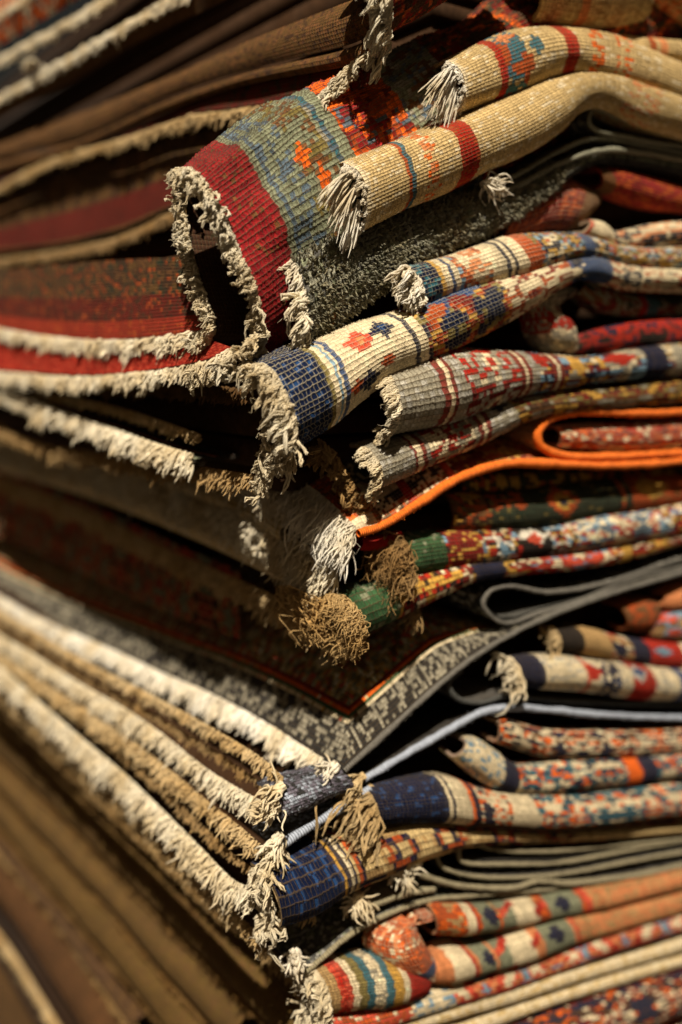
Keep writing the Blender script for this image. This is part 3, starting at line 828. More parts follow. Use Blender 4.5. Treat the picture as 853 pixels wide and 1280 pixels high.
tassel(r, 606, 230, 26, -2, 34, Yw, off=24, n=30, rad=1.25, seed=67, spread=.36, head=6)
tassel(r, 612, 226, 22, 12, 30, Yw, off=25, n=26, rad=1.25, seed=68, spread=.36, head=6)

# --- dark red woven rug glimpsed in the gap
r = rug('dark red woven rug crumpled in the dark gap beneath the grey-green pile rug', at(760, 250))
roll(r, [(640, 250, 620, 310), (700, 222, 672, 296), (735, 232, 712, 290), (752, 242, 744, 262)], Pat('dkred', [('dots', 0, 300, 'rust', .35), ('band', 90, 200, 'brown')], 71), Wl, off=-38, q=4.6, seed=71, sub=1, bulge=.6)
roll(r, [(744, 210, 750, 236), (775, 212, 780, 250), (820, 224, 820, 262), (870, 238, 870, 268), (920, 244, 920, 280)], Pat('crimson', [('dots', 0, 300, 'rust', .4), ('band', 0, 12, 'brown')], 72), Wd, off=-24, q=4.6, seed=72, sub=1)

# --- white / blue / orange rolls
bw = ['cream', 'cream', 'navy', 'blue', 'rust', 'cream', 'gold']
r = rug('slim navy-tipped cream and rust rug directly above the thick navy-ended one', at(640, 320))
R = roll(r, [(514, 336, 524, 388), (560, 322, 574, 370), (620, 303, 638, 350), (670, 293, 690, 336), (716, 291, 726, 326), (755, 300, 756, 328), (800, 308, 800, 334), (860, 309, 860, 334), (920, 310, 920, 334)],
         Pat('cream', [('band', 0, 26, 'navy'), ('dots', 0, 26, 'teal', .3), ('band', 26, 31, 'gold'), ('band', 40, 43, 'blue'), ('field', 50, 84, ['cream', 'peach', 'rust', 'ltblue'], 3), ('band', 100, 104, 'navy'), ('band', 112, 116, 'navy'),
                       ('field', 128, 700, ['gold', 'navy', 'cream', 'ltblue', 'rust', 'olive'], 2.8), ('band', 128, 146, 'rust'), ('band', 208, 222, 'blue')], 81), Wl, off=16, q=4.4, seed=81)
end_fringe(r, R, 24, Yw, rad=2.5, rows=3, spacing=4.6, down=.35, seed=82, curl=.4, fuzz=2, clump=5)
r = rug('small cream and navy rug with bent tip, right edge under dark red rug', at(800, 290))
roll(r, [(736, 276, 728, 292), (752, 278, 752, 304), (772, 290, 774, 310), (812, 281, 815, 308), (860, 275, 860, 304), (920, 270, 920, 300)],
     Pat('cream', [('band', 0, 6, 'coral'), ('field', 34, 400, ['cream', 'navy', 'navy', 'peach', 'cream'], 3)], 84), Wl, off=-6, q=4.4, seed=84)

# --- the big blue-ended roll
r = rug('thick cream, red and blue rug with a wide navy end and shaggy cream fringe', at(480, 450))
R = roll(r, [(338, 453, 366, 570), (390, 430, 418, 536), (450, 407, 480, 486), (520, 380, 548, 450), (590, 354, 614, 416), (640, 337, 660, 390), (690, 322, 704, 362), (737, 317, 742, 350), (784, 330, 784, 361), (850, 335, 850, 366), (920, 338, 920, 368)],
         Pat('cream', [('band', 0, 48, 'navy'), ('dots', 0, 48, 'blue', .15), ('band', 48, 54, 'olive'), ('band', 60, 64, 'ltblue'), ('band', 71, 76, 'blue'),
                       ('dia', 108, .36, 20, .085, 'coral'), ('dia', 106, .36, 8, .03, 'peach'), ('dia', 140, .34, 17, .085, 'navy'), ('dia', 142, .33, 6, .03, 'blue'), ('dia', 100, .62, 14, .08, 'navy'), ('dia', 84, .60, 12, .05, 'rust'), ('dia', 128, .56, 10, .05, 'rust'),
                       ('band', 166, 171, 'navy'), ('band', 180, 400, 'olive'), ('field', 180, 322, ['rust', 'gold', 'dkred', 'olive', 'navy'], 3.0),
                       ('dia', 214, .32, 22, .14, 'blue'), ('dia', 212, .36, 12, .07, 'rust'), ('dia', 246, .36, 20, .12, 'dkred'), ('dia', 262, .28, 26, .08, 'blue'), ('dia', 280, .46, 18, .10, 'navy'),
                       ('field', 300, 380, ['cream', 'dkred', 'cream', 'rust', 'cream'], 3.2), ('field', 380, 432, ['cream', 'blue', 'blue', 'navy'], 3), ('band', 398, 440, 'blue'), ('field', 440, 700, ['cream', 'rust', 'cream', 'navy', 'cream'], 3)], 91, .14),
         Wl, off=16, q=4.9, ext=26, seed=91, relief=.36)
end_fringe(r, R, 22, Yc, a0=-.02, a1=1.05, rad=2.0, rows=6, spacing=3.4, down=.35, seed=92, curl=.45, fuzz=3, clump=3, spread=.34, thick=4, tnorm=NR)
Pt = crom(pr([(346, 500, 20), (340, 540, 12), (336, 575, 6), (328, 606, 2)]), 30)
fringe(r, Pt, unit(NL * .45 - UP * .8), 16, Yc, spacing=3.2, rows=5, rad=2.0, seed=93, tnorm=NR, thick=5, fuzz=4, curl=.6, clump=4)
lband(r, [(330, 600), (310, 598), (200, 580), (130, 570), (60, 560), (30, 550), (0, 534), (-50, 508)], (330, 600, 0), -6, 22, Yb, seed=94, rad=2.6, wmat=Wd, pat=Pat('brown', [('band', 0, 9000, 'tan')]), depth=60)

# --- crumpled grey/red rug in the hollow right of it
r = rug('grey and red rug kinked into an S in the hollow right of centre', at(770, 400))
roll(r, [(722, 358, 704, 372), (690, 352, 706, 378), (668, 374, 696, 388), (670, 408, 714, 402), (688, 438, 722, 424), (715, 442, 722, 430)], Pat('grey', [('dots', 0, 300, 'cream', .3), ('field', 40, 76, ['red', 'grey', 'red', 'cream'], 3), ('field', 100, 200, ['grey', 'coral', 'grey'], 3)], 95), Wd, off=-16, q=4.2, seed=95, sub=1, ext=20)
roll(r, [(730, 346, 724, 366), (752, 356, 750, 388), (785, 365, 785, 397), (850, 372, 850, 397), (920, 374, 920, 398)], Pat('sage', [('field', 0, 400, ['sage', 'brown', 'dkred', 'grey', 'dkgreen'], 3), ('band', 76, 84, 'red'), ('band', 84, 96, 'teal')], 96), Wd, off=-12, q=4.4, seed=96, sub=1)
roll(r, [(706, 428, 706, 442), (740, 414, 742, 442), (790, 402, 790, 438), (860, 397, 860, 436), (920, 394, 920, 432)], Pat('red', [('field', 0, 400, ['red', 'navy', 'red', 'crimson', 'black'], 3.2), ('band', 0, 14, 'cream')], 97), Wd, off=-4, q=4.4, seed=97, sub=1)

# --- grey rug with red figure, two rolls
vine = ['..R..RRR....RR..R....', '..RR.R.R...RR...R....', '.RRRR..RRRRR..RRRR...', '.R....R..CC..R...RR..', '..RR.R..CRRC..R.RR...', '...R.R..CRRC..R.R....', '.RRRR..RRCC.RR..RRR..', '.R...RR..R....RR..R..', '..R..CC..CC...R..R...', '..RRR.CCR..R..RRR....']
gpat = lambda s: Pat('grey', [('dots', 0, 9000, 'ltgrey', .2), ('band', 46, 50, 'dkred'), ('band', 50, 56, 'cream'), ('band', 56, 61, 'dkred'), ('band', 66, 70, 'coral'),
                              ('mask', 74, .20, vine, {'R': 'red', 'C': 'cream'}), ('mask', 74, .50, vine, {'R': 'dkred', 'C': 'cream'}),
                              ('band', 158, 162, 'dkred'), ('band', 162, 169, 'cream'), ('band', 169, 173, 'dkred'),
                              ('field', 180, 9000, ['grey', 'cream', 'grey', 'gold', 'dkred', 'navy', 'ltblue'], 3.2), ('dia', 192, .34, 12, .12, 'red'), ('band', 205, 209, 'dkred'), ('band', 209, 215, 'cream'), ('band', 215, 219, 'dkred'),
                              ('dia', 238, .4, 10, .16, 'gold'), ('dia', 290, .36, 20, .12, 'red'), ('band', 318, 345, 'navy'), ('band', 352, 368, 'grey'), ('band', 372, 420, 'navy')], s, .12)
r = rug('grey rug with a red vine pattern and short flat fringe below the navy-ended roll', at(620, 480))
R = roll(r, [(482, 456, 493, 545), (540, 443, 556, 530), (600, 435, 616, 510), (650, 436, 662, 496), (700, 442, 706, 486), (735, 445, 738, 480), (795, 438, 796, 474), (860, 432, 860, 468), (920, 430, 920, 464)], gpat(101),
         Wd, off=14, q=4.7, q2=5.2, ext=30, seed=101, relief=.36, gk=.3)
end_fringe(r, R, 24, Yc, neat=.15, rad=2.0, rows=2, spacing=4.2, down=.22, seed=102, curl=.15, clump=2, clumpf=.4, spread=.07, fuzz=.7, lenvar=.12)
end_fringe(r, R, 14, Yc, a0=.85, a1=1.05, rad=1.6, rows=3, spacing=4, down=.1, seed=103, curl=.3, fuzz=2)
r = rug('slimmer grey and red patterned rug folded just above the orange-edged rug', at(600, 550))
R = roll(r, [(462, 557, 474, 608), (530, 535, 542, 580), (600, 511, 612, 548), (655, 495, 670, 522), (720, 487, 725, 514), (790, 479, 790, 508), (860, 471, 860, 502), (920, 466, 920, 498)],
         Pat('grey', [('dots', 0, 9000, 'ltgrey', .2), ('band', 44, 48, 'dkred'), ('band', 48, 55, 'cream'), ('band', 55, 59, 'dkred'), ('field', 66, 128, ['grey', 'red', 'cream', 'dkred', 'cream'], 2.2, (14, 7)), ('band', 132, 135, 'dkred'), ('band', 136, 140, 'cream'), ('band', 141, 145, 'dkred'),
                      ('dia', 165, .35, 9, .1, 'navy'), ('field', 180, 9000, ['grey', 'brown', 'olive', 'dkred', 'dkbrown', 'gold'], 3)], 105, .12), Wd, off=12, q=4.7, ext=30, seed=105, relief=.36, gk=.3)
end_fringe(r, R, 22, Yc, neat=.15, rad=2.1, rows=2, spacing=4.4, down=.25, seed=106, curl=.2, clump=3, clumpf=.5, spread=.1, fuzz=1, lenvar=.15)
end_fringe(r, R, 13, Yc, neat=.3, a0=.75, a1=1.05, rad=1.6, rows=3, spacing=4, down=.45, seed=107, curl=.5, fuzz=2)
# its tan under-edge showing between the fringes
Pt = crom(pr([(400, 548, -8), (425, 580, -6), (445, 612, -4), (462, 632, -2)]), 30)
fringe(r, Pt, unit(NL * .4 - UP * .5), 20, Yb, spacing=4, rows=3, rad=2.4, seed=108, tnorm=NR, thick=4, fuzz=2, curl=.5)

# --- orange-edged rug
r = rug('rug bound with a bright orange corded edge, folded once at the right', at(560, 600))
oc = (445, 664, 18)
Lc = crom(np.vstack([at(*oc), PL(np.array([400, 335, 270, 200]), np.array([622, 580, 548, 520]), oc)]), 50)
oR = [(445, 664), (480, 652), (520, 627), (560, 601), (600, 584), (640, 577), (700, 578), (760, 580), (820, 577), (880, 571), (930, 566)]
opat = Pat('rust', [('dots', 0, 9000, 'orange', .35), ('dots', 0, 9000, 'brown', .25), ('tband', .0, .035, 'cream', 0, 9000), ('field', 40, 9000, ['rust', 'brown', 'rust', 'dkbrown'], 3),
                    ('tband', .02, .28, 'black', 50, 9000), ('tband', .05, .12, 'cream', 50, 120), ('dots', 50, 9000, 'cream', .36), ('band', 96, 110, 'red'), ('band', 172, 186, 'coral'), ('field', 190, 9000, ['rust', 'gold', 'dkred'], 3)], 111, .2)
rsheet(r, oR, 18, opat, Wl, q=4.8, sel=So, selr=6.4, seed=111, Lc=Lc, dome=(22, 50, 240), sub=2)
rsheet(r, [(930, 508), (870, 512), (800, 515), (730, 513), (695, 518), (676, 528), (668, 543), (676, 558), (705, 568), (760, 569), (830, 565), (930, 560)], 10,
       Pat('rust', [('field', 0, 9000, ['rust', 'gold', 'dkred', 'peach'], 3), ('dots', 0, 9000, 'cream', .3)], 112), Wl, q=5, sel=So, selr=6.4, seed=112, depth=110)
e0 = crom(np.vstack([Lc[0:1] , Lc[6:34:5]]), 60)
fringe(r, e0, unit(NL * .55 + V * .0 - UP * .75), 46, Yw, neat=.3, spacing=1.8, rows=6, rad=1.0, seed=113, tnorm=UP, thick=2.5, curl=.3, clump=7, clumpf=.4, fuzz=1, spread=.14, segs=7, ply=1)

roll(r, [(694, 532, 698, 558), (740, 530, 744, 560), (800, 527, 802, 560), (870, 523, 870, 556), (930, 520, 930, 552)], Pat('rust', [('field', 0, 9000, ['rust', 'red', 'cream', 'orange', 'dkred'], 2.6), ('tband', 0, .3, 'cream', 0, 60)], 114), Wl, off=-6, q=4.6, seed=114)
# tan fringes fanning out underneath on the left face
r = rug('tan-fringed rug with thick folds of yarn spreading left beneath the orange-edged rug', at(330, 660))
lband(r, [(420, 716), (385, 692), (350, 672), (318, 652), (290, 640), (200, 606), (100, 575), (0, 548), (-50, 535)], (420, 716, -6), 0, 30, Yc, seed=115, rad=2.6, wmat=Wd, pat=Pat('brown'), rows=4, thick=7, fuzz=1, curl=.4)
lband(r, [(412, 735), (380, 722), (340, 696), (300, 668), (240, 645), (150, 610), (60, 585), (0, 570), (-50, 558)], (412, 735, -8), -8, 24, Yc, seed=116, rad=2.6, wmat=Wd, pat=Pat('brown'), rows=3, thick=7, fuzz=1)

drape(r, [(0, 590), (60, 606), (160, 640), (250, 678), (330, 716), (400, 752)], [(0, 560), (60, 578), (160, 608), (250, 642), (330, 682), (400, 724)], (420, 716, -6), -6, -14, Pat('cream', [('dots', 0, 9000, 'beige', .3)], 118, .12), Wk, seed=118, belly=12, name='layer')
drape(r, [(40, 572), (130, 590), (230, 622), (300, 650), (360, 684)], [(40, 556), (130, 572), (230, 596), (300, 622), (360, 652)], (420, 716, -6), -2, -8, Pat('cream', [('dots', 0, 9000, 'beige', .3)], 119, .12), Wk, seed=119, belly=12, name='layer')
# --- dark green rug with orange figures
r = rug('dark green rug with rust-red figures in the shade under the orange edge', at(700, 630))
gp = Pat('dkgreen', [('field', 0, 50, ['brown', 'rust', 'dkbrown', 'gold'], 3), ('mask', 52, .26, ['.R.....R.', 'RRR.R.RRR', '.R..R..R.', '.RRRRRRR.', '.R..R..R.', 'RRR.R.RRR', '.R.....R.'], {'R': 'rust'}), ('dia', 138, .42, 20, .2, 'rust'), ('dia', 138, .42, 12, .12, 'gold'), ('dia', 138, .42, 6, .06, 'navy'),
                     ('band', 208, 214, 'rust'), ('band', 222, 300, 'rust'), ('dia', 250, .4, 22, .14, 'gold'), ('dots', 0, 400, 'olive', .07)], 121, .2)
roll(r, [(556, 612, 560, 662), (612, 616, 616, 664), (680, 610, 690, 657), (760, 599, 765, 644), (860, 590, 860, 632), (920, 584, 920, 626)], gp, Wd, off=-30, q=4.6, ext=30, seed=121, sub=1)
roll(r, [(570, 588, 576, 616), (640, 588, 644, 616), (760, 585, 762, 606), (920, 578, 920, 596)], Pat('dkgreen', [('field', 0, 400, ['dkgreen', 'rust', 'dkbrown', 'dkgreen', 'gold'], 3)], 122), Wd, off=-40, q=4.6, ext=30, seed=122, sub=1)

# --- two green-ended rolls with camel fringe
mp_ = ['red', 'gold', 'black', 'cream', 'black', 'red', 'white', 'ltblue']
r = rug('green-ended rug with a round camel-coloured tuft beneath the orange edge', at(640, 680))
R = roll(r, [(497, 667, 503, 722), (545, 662, 552, 712), (613, 660, 620, 700), (687, 657, 694, 692), (745, 643, 752, 684), (797, 636, 800, 676), (860, 628, 860, 664), (920, 622, 920, 656)],
         Pat('green', [('dots', 0, 52, 'sage', .15), ('band', 52, 56, 'gold'), ('field', 56, 900, mp_, 2.6), ('band', 60, 100, 'dkred'), ('dots', 60, 100, 'gold', .25), ('band', 150, 188, 'black'), ('dia', 168, .38, 22, .12, 'white'), ('dia', 168, .42, 10, .1, 'coral'), ('field', 220, 320, ['cream', 'red', 'ltblue', 'cream', 'slate'], 3)], 131, .2),
         Wd, off=-16, q=4.5, ext=30, seed=131, relief=.34)
end_fringe(r, R, 30, yarn_mat('dark camel wool yarn', lin((176, 142, 94))), a0=.0, a1=1, rad=.62, rows=20, spacing=1.4, down=.4, seed=132, kink=2.2, curl=.3, clump=6, clumpf=.3, spread=.3, fuzz=.5, tnorm=NR, thick=2, segs=8, ply=1)
tube(r, pr([(448, 678, -2), (475, 678, -2), (500, 672, -4)]), 9, wrap_mat('red and orange overcast wool', K['red'], 1.2), seed=133)
r = rug('lower green-ended rug with a big frizzy camel tuft reaching onto the left face', at(600, 730))
R = roll(r, [(430, 740, 447, 796), (485, 724, 496, 772), (540, 709, 548, 748), (588, 699, 594, 727), (650, 696, 652, 718), (723, 689, 725, 709), (797, 676, 797, 696), (860, 666, 860, 680), (920, 658, 920, 672)],
         Pat('green', [('dots', 0, 56, 'sage', .15), ('band', 58, 62, 'gold'), ('field', 62, 900, ['gold', 'red', 'black', 'cream', 'dkred'], 2.2), ('band', 70, 74, 'dkred'), ('band', 160, 200, 'navy'), ('field', 230, 330, ['cream', 'red', 'red', 'ltblue', 'coral'], 3), ('band', 340, 352, 'gold')], 135, .2),
         Wd, off=-8, q=4.4, ext=30, seed=135, relief=.34)
end_fringe(r, R, 21, Yg, a0=-.05, a1=1.05, rad=.62, rows=30, spacing=1.3, down=.25, seed=136, curl=.32, kink=2.6, clump=12, clumpf=.55, spread=.36, fuzz=0, tnorm=NR, thick=1.4, segs=7, ply=1)
lband(r, [(415, 790), (390, 776), (300, 734), (200, 690), (100, 640), (0, 602), (-50, 584)], (415, 790, 0), -14, 24, Yt, seed=137, rad=2.4, wmat=Wd, pat=Pat('brown'), rows=4, thick=8, fuzz=2, depth=70)
Pt = crom(PL(np.array([412, 388, 360]), np.array([770, 762, 748]), (415, 790, 0)), 20)
fringe(r, Pt, unit(NL * .5 - UP * .6), 16, Yg, spacing=1.5, rows=14, rad=.85, kink=2.2, seed=138, tnorm=UP, thick=3, curl=.8, clump=6, clumpf=.3, fuzz=.3, segs=8, ply=1)
drape(r, [(-90, 640), (0, 672), (100, 716), (200, 762), (300, 800)], [(-90, 560), (0, 585), (100, 625), (200, 670), (300, 715)], (415, 790, 0), -40, -75, Pat('dkbrown', [('field', 0, 9000, ['dkbrown', 'coral', 'tan', 'red', 'brown', 'sage'], 3.4, (31, 14))], 140), Wd, seed=140, name='layer')
tassel(r, 520, 760, -10, 30, 30, Yb, off=-8, n=20, rad=1, seed=139, spread=.5)

# --- patterned rug with charcoal border whose corner sticks out (largest flat surface)
r = rug('rug with charcoal border and red and green field, its lit corner jutting out', at(500, 850))
c = (430, 962, 6)
Lc = crom(np.vstack([at(*c), PL(np.array([400, 330, 262, 210, 150, 100, 50, 0, -60]), np.array([948, 904, 868, 846, 818, 796, 772, 744, 708]), c)]), 90)
rp = [(430, 962), (480, 917), (540, 862), (595, 818), (661, 780), (742, 747), (833, 719), (900, 700), (940, 690)]
fpat = Pat('dkbrown', [('field', 0, 9000, ['tan', 'green', 'red', 'olive', 'dkbrown', 'gold', 'rust'], 2.2, (24, 24)),
                       ('tband', 0, .115, 'char', 0, 9000), ('band', 0, 62, 'char'), ('dots', 0, 62, 'ltgrey', .30), ('dots', 0, 20, 'grey', .35)], 141, .22)


class Corner(Pat):
    def make(s, ni, nj, length):
        A = super().make(ni, nj, length)
        r_ = np.random.default_rng(5)
        q_ = length / ni
        i = (np.arange(ni) * q_)[:, None]; j = (np.arange(nj) * q_)[None]
        ib = np.minimum(i * 1.0 + 0 * j, 999); jb = j + 0 * i
        # i: distance from fringe edge, j: distance from bound edge
        def brd(a, b, col, mixp=1.0):
            m = (np.minimum(ib, jb) >= a) & (np.minimum(ib, jb) < b) & (r_.random((ni, nj)) < mixp)
            A[m] = K[col] * r_.uniform(.7, 1.2, (m.sum(), 1))
        brd(0, 34, 'char')
        n1 = vnoise((ni, nj), (.8, 1.9), 8) + .45 * r_.uniform(-1, 1, (ni, nj))
        m = (np.minimum(ib, jb) > 2) & (np.minimum(ib, jb) < 31) & (n1 > .02)
        A[m] = K['grey'] * r_.uniform(.55, 1.3, (m.sum(), 1))
        brd(33, 37, 'cream', .8); brd(37, 43, 'green'); brd(43, 47, 'orange', .85); brd(47, 50, 'dkred')
        return A


sheet(r, crom(pr(rp, 6), 80), Lc, Corner('dkbrown', [('field', 0, 9000, ['cream', 'sage', 'beige', 'gold', 'coral', 'sage', 'olive', 'brown'], 2.2, (24, 24))], 142, .22), Wd, q=4.4, seed=141, sub=1, thick=6, relief=.3, dome=(85, 70, 360))
tube(r, pr([(x, y + 2, 7) for x, y in rp]), 4.4, Sg, seed=141)
rsheet(r, [(940, 678), (853, 696), (760, 726), (687, 738), (640, 731), (612, 736), (602, 752), (612, 768), (633, 777), (670, 765), (725, 748), (790, 722), (860, 705)], -8, Pat('char', [('dots', 0, 9000, 'ltgrey', .22)], 143, .3), Wp, sel=Sg, selr=4.0, seed=143, depth=130)
fringe(r, Lc[2:], unit(NL * .7 - UP * .65), 27, Yw, spacing=3.6, rows=3, rad=2.0, seed=144, tnorm=UP, thick=3, curl=.25, clump=3, clumpf=.5, spread=.15, ply=1, segs=4)
tassel(r, 418, 958, -12, 14, 30, Yw, off=8, n=34, rad=1.5, seed=145, spread=.4, head=8)

# --- blue-grey bound rug beneath
r = rug('dark rug with a pale blue-grey corded edge under the jutting corner', at(640, 885))
sc = (452, 972, 0)
sR = [(452, 972), (500, 943), (540, 920), (577, 899), (605, 886), (640, 882), (687, 885), (760, 892), (860, 895), (930, 893)]
Ls = crom(np.vstack([at(*sc), PL(np.array([400, 300, 230, 150, 80, 0, -60]), np.array([960, 918, 880, 842, 808, 752, 715]), sc, -14)]), 70)
rsheet(r, sR, 0, Pat('char', [('dots', 0, 9000, 'dkgrey', .4)], 151, .25), Wd, q=5, sel=Sp, selr=5.4, seed=151, Lc=Ls)
rsheet(r, [(930, 884), (860, 880), (760, 877), (687, 873), (635, 868), (600, 876), (575, 873), (562, 862), (560, 848), (575, 836)], -8, Pat('dkgrey', (), 152), Wd, sel=wrap_mat('dull grey overcast wool', lin((84, 84, 80))), selr=4.0, seed=152, depth=110)
lband(r, [(352, 976), (320, 948), (250, 906), (180, 868), (100, 826), (40, 790), (0, 766), (-50, 736)], (345, 990, -6), -4, 13, Yt, seed=156, rad=2.2, wmat=Wd, pat=Pat('umber'), rows=3, thick=5, depth=70)
lband(r, [(340, 992), (310, 970), (250, 930), (180, 888), (100, 842), (40, 806), (0, 782), (-50, 750)], (345, 1000, -10), -10, 11, Yb, seed=157, rad=2.2, wmat=Wd, pat=Pat('dkbrown'), rows=2, thick=5, depth=70)
fringe(r, Ls, unit(NL * .7 - UP * .65), 18, Yb, spacing=4, rows=3, rad=2.2, seed=153, tnorm=UP, thick=3, curl=.4, ply=1, segs=4)
tassel(r, 452, 972, -24, 20, 42, Yt, off=10, n=34, rad=1.2, seed=154, spread=.3, head=7)
tassel(r, 462, 985, -10, 24, 46, Yt, off=4, n=36, rad=1.3, seed=155, spread=.3, head=7)

# --- cream/red/blue rolls in the gap
r = rug('cream rug with black end and red figures, above the one with a red medallion', at(760, 805))
R = roll(r, [(692, 781, 697, 812), (730, 780, 735, 818), (780, 794, 784, 828), (830, 800, 832, 834), (920, 804, 920, 838)],
         Pat('tan', [('band', 0, 28, 'black'), ('field', 62, 130, ['tan', 'red', 'cream', 'navy'], 3.4), ('band', 88, 110, 'navy'), ('band', 112, 150, 'red'), ('dia', 125, .4, 9, .1, 'ltblue'), ('band', 150, 300, 'cream')], 161), Wd, off=-16, q=4.4, seed=161, sub=1)
end_fringe(r, R, 22, Yt, rad=1.6, rows=3, spacing=4, down=.5, seed=162, curl=.4, clump=4)
r = rug('cream rug with navy end and bright red medallion under the charcoal border', at(740, 845))
R = roll(r, [(642, 819, 647, 853), (700, 816, 702, 862), (760, 823, 762, 867), (830, 833, 830, 871), (920, 838, 920, 876)],
         Pat('cream', [('band', 0, 28, 'navy'), ('dots', 28, 300, 'ltgrey', .2), ('band', 74, 80, 'coral'), ('dia', 84, .42, 10, .12, 'red'), ('field', 92, 118, ['navy', 'blue', 'cream', 'navy'], 3), ('band', 130, 160, 'red'), ('dia', 140, .38, 14, .12, 'ltgrey'), ('dia', 140, .38, 8, .07, 'blue'), ('band', 192, 204, 'blue')], 163), Wd, off=-4, q=4.4, seed=163)
end_fringe(r, R, 26, Yc, a0=0, a1=.9, rad=1.7, rows=3, spacing=4, down=.6, seed=164, curl=.6, clump=4, fuzz=1)
r = rug('brown and rust rug end poking out at the right edge under the charcoal fold', at(800, 770))
roll(r, [(772, 752, 778, 784), (800, 742, 806, 786), (818, 746, 818, 776)], Pat('brown', [('dots', 0, 90, 'rust', .4)], 165), Wd, off=-26, q=4.6, seed=165, sub=1)
roll(r, [(812, 776, 806, 796), (840, 760, 838, 800), (920, 750, 920, 790)], Pat('tan', [('field', 0, 200, ['tan', 'brown', 'ltblue', 'coral'], 3)], 166), Wd, off=-22, q=4.6, seed=166, sub=1)
roll(r, [(830, 742, 818, 758), (860, 728, 850, 762), (920, 722, 920, 750)], Pat('peach', (), 167), Wd, off=-20, q=4.6, seed=167, sub=1)

# --- blue and orange rolls
bo = ['cream', 'navy', 'orange', 'cream', 'teal', 'navy', 'peach']
r = rug('cream, orange and blue rug with curled tips just under the pale grey edge', at(740, 925))
roll(r, [(622, 900, 618, 926), (640, 898, 644, 934), (685, 908, 688, 946), (760, 910, 765, 946), (830, 910, 832, 942), (920, 904, 920, 934)], Pat('cream', [('field', 0, 400, ['cream', 'navy', 'orange', 'cream', 'brown', 'navy'], 3.2)], 171), Wd, off=-6, q=4.3, seed=171, sub=1)
roll(r, [(582, 920, 566, 944), (600, 920, 590, 962), (624, 936, 614, 980), (652, 954, 650, 990), (705, 948, 708, 988), (780, 943, 782, 978), (860, 938, 860, 970), (920, 932, 920, 964)],
     Pat('cream', [('dots', 0, 60, 'ltblue', .25), ('band', 62, 82, 'navy'), ('field', 82, 500, ['cream', 'navy', 'teal', 'orange', 'teal', 'cream'], 3.2), ('band', 214, 232, 'orange'), ('band', 232, 254, 'navy')], 172), Wd, off=2, q=4.3, seed=172)
r = rug('cream and orange rug with a long navy-blue end under the pale grey edge', at(640, 1000))
R = roll(r, [(463, 980, 470, 1026), (510, 973, 514, 1024), (552, 970, 556, 1022), (577, 973, 580, 1024), (613, 984, 616, 1030), (687, 990, 690, 1034), (760, 985, 763, 1028), (860, 977, 860, 1016), (920, 972, 920, 1010)],
         Pat('cream', [('band', 0, 84, 'navy'), ('dots', 0, 84, 'blue', .15), ('band', 84, 88, 'cream'), ('band', 88, 92, 'navy'), ('band', 92, 116, 'cream'), ('band', 116, 121, 'orange'), ('band', 121, 130, 'navy'), ('field', 130, 170, ['cream', 'orange', 'cream', 'navy'], 3), ('field', 200, 600, ['cream', 'orange', 'teal', 'cream', 'navy', 'teal'], 3.4),
                       ('tband', .62, 1.1, 'dkbrown', 130, 600)], 174), Wd, off=8, q=4.4, seed=174, ext=30)
end_fringe(r, R, 42, Yt, a0=0, a1=1.1, rad=1.5, rows=4, spacing=3, down=.7, seed=175, curl=.4, clump=7, clumpf=.6, fuzz=1.5)
roll(r, [(520, 1024, 524, 1044), (600, 1028, 602, 1050), (700, 1032, 702, 1052), (800, 1024, 800, 1044), (920, 1014, 920, 1036)], Pat('brown', [('field', 0, 400, ['dkbrown', 'brown', 'rust', 'dkbrown', 'tan'], 3)], 176), Wd, off=-4, q=4.5, seed=176, sub=1)

# --- grey bound flaps at the lower corner
r = rug('lilac-grey felted rug corner below the lit jutting corner', at(400, 1000))
roll(r, [(346, 986, 352, 1020), (372, 974, 382, 1010), (400, 968, 414, 996), (430, 962, 444, 984)], Pat('purple', [('dots', 0, 200, 'mist', .35), ('dots', 0, 200, 'char', .2)], 181, .25), Wp, off=4, q=4.2, ext=40, seed=181, relief=.4, jit=.2)
rsheet(r, [(344, 1056), (385, 1030), (430, 1002), (460, 984)], 6, Pat('dkgrey', [('dots', 0, 200, 'mist', .3)], 182, .25), Wp, q=4.5, sel=Sp, selr=6.0, seed=182, depth=60)
for i, (x, y, dx, dy) in enumerate([(350, 985, -18, 14), (346, 1010, -22, 14), (348, 1048, -10, 18), (344, 1060, -2, 22)]):
    tassel(r, x, y, dx, dy, 34, Yc, off=14, n=26, rad=1.6, seed=183 + i, spread=.45, head=9)
lband(r, [(335, 1010), (300, 992), (250, 960), (200, 920), (150, 886), (100, 858), (40, 820), (0, 796), (-50, 760)], (335, 1010, 0), 0, 26, Yc, seed=187, rad=2.2, wmat=Wd, pat=Pat('dkbrown', [('dots', 0, 200, 'brown', .3)]), rows=3, thick=5, depth=90, fuzz=1)
lband(r, [(325, 1062), (300, 1040), (250, 1000), (200, 958), (150, 920), (60, 860), (0, 820), (-50, 786)], (325, 1062, 0), -4, 20, Yt, seed=188, rad=2.6, wmat=Wd, pat=Pat('dkbrown'), rows=3, thick=6, depth=90, fuzz=2, curl=.5)

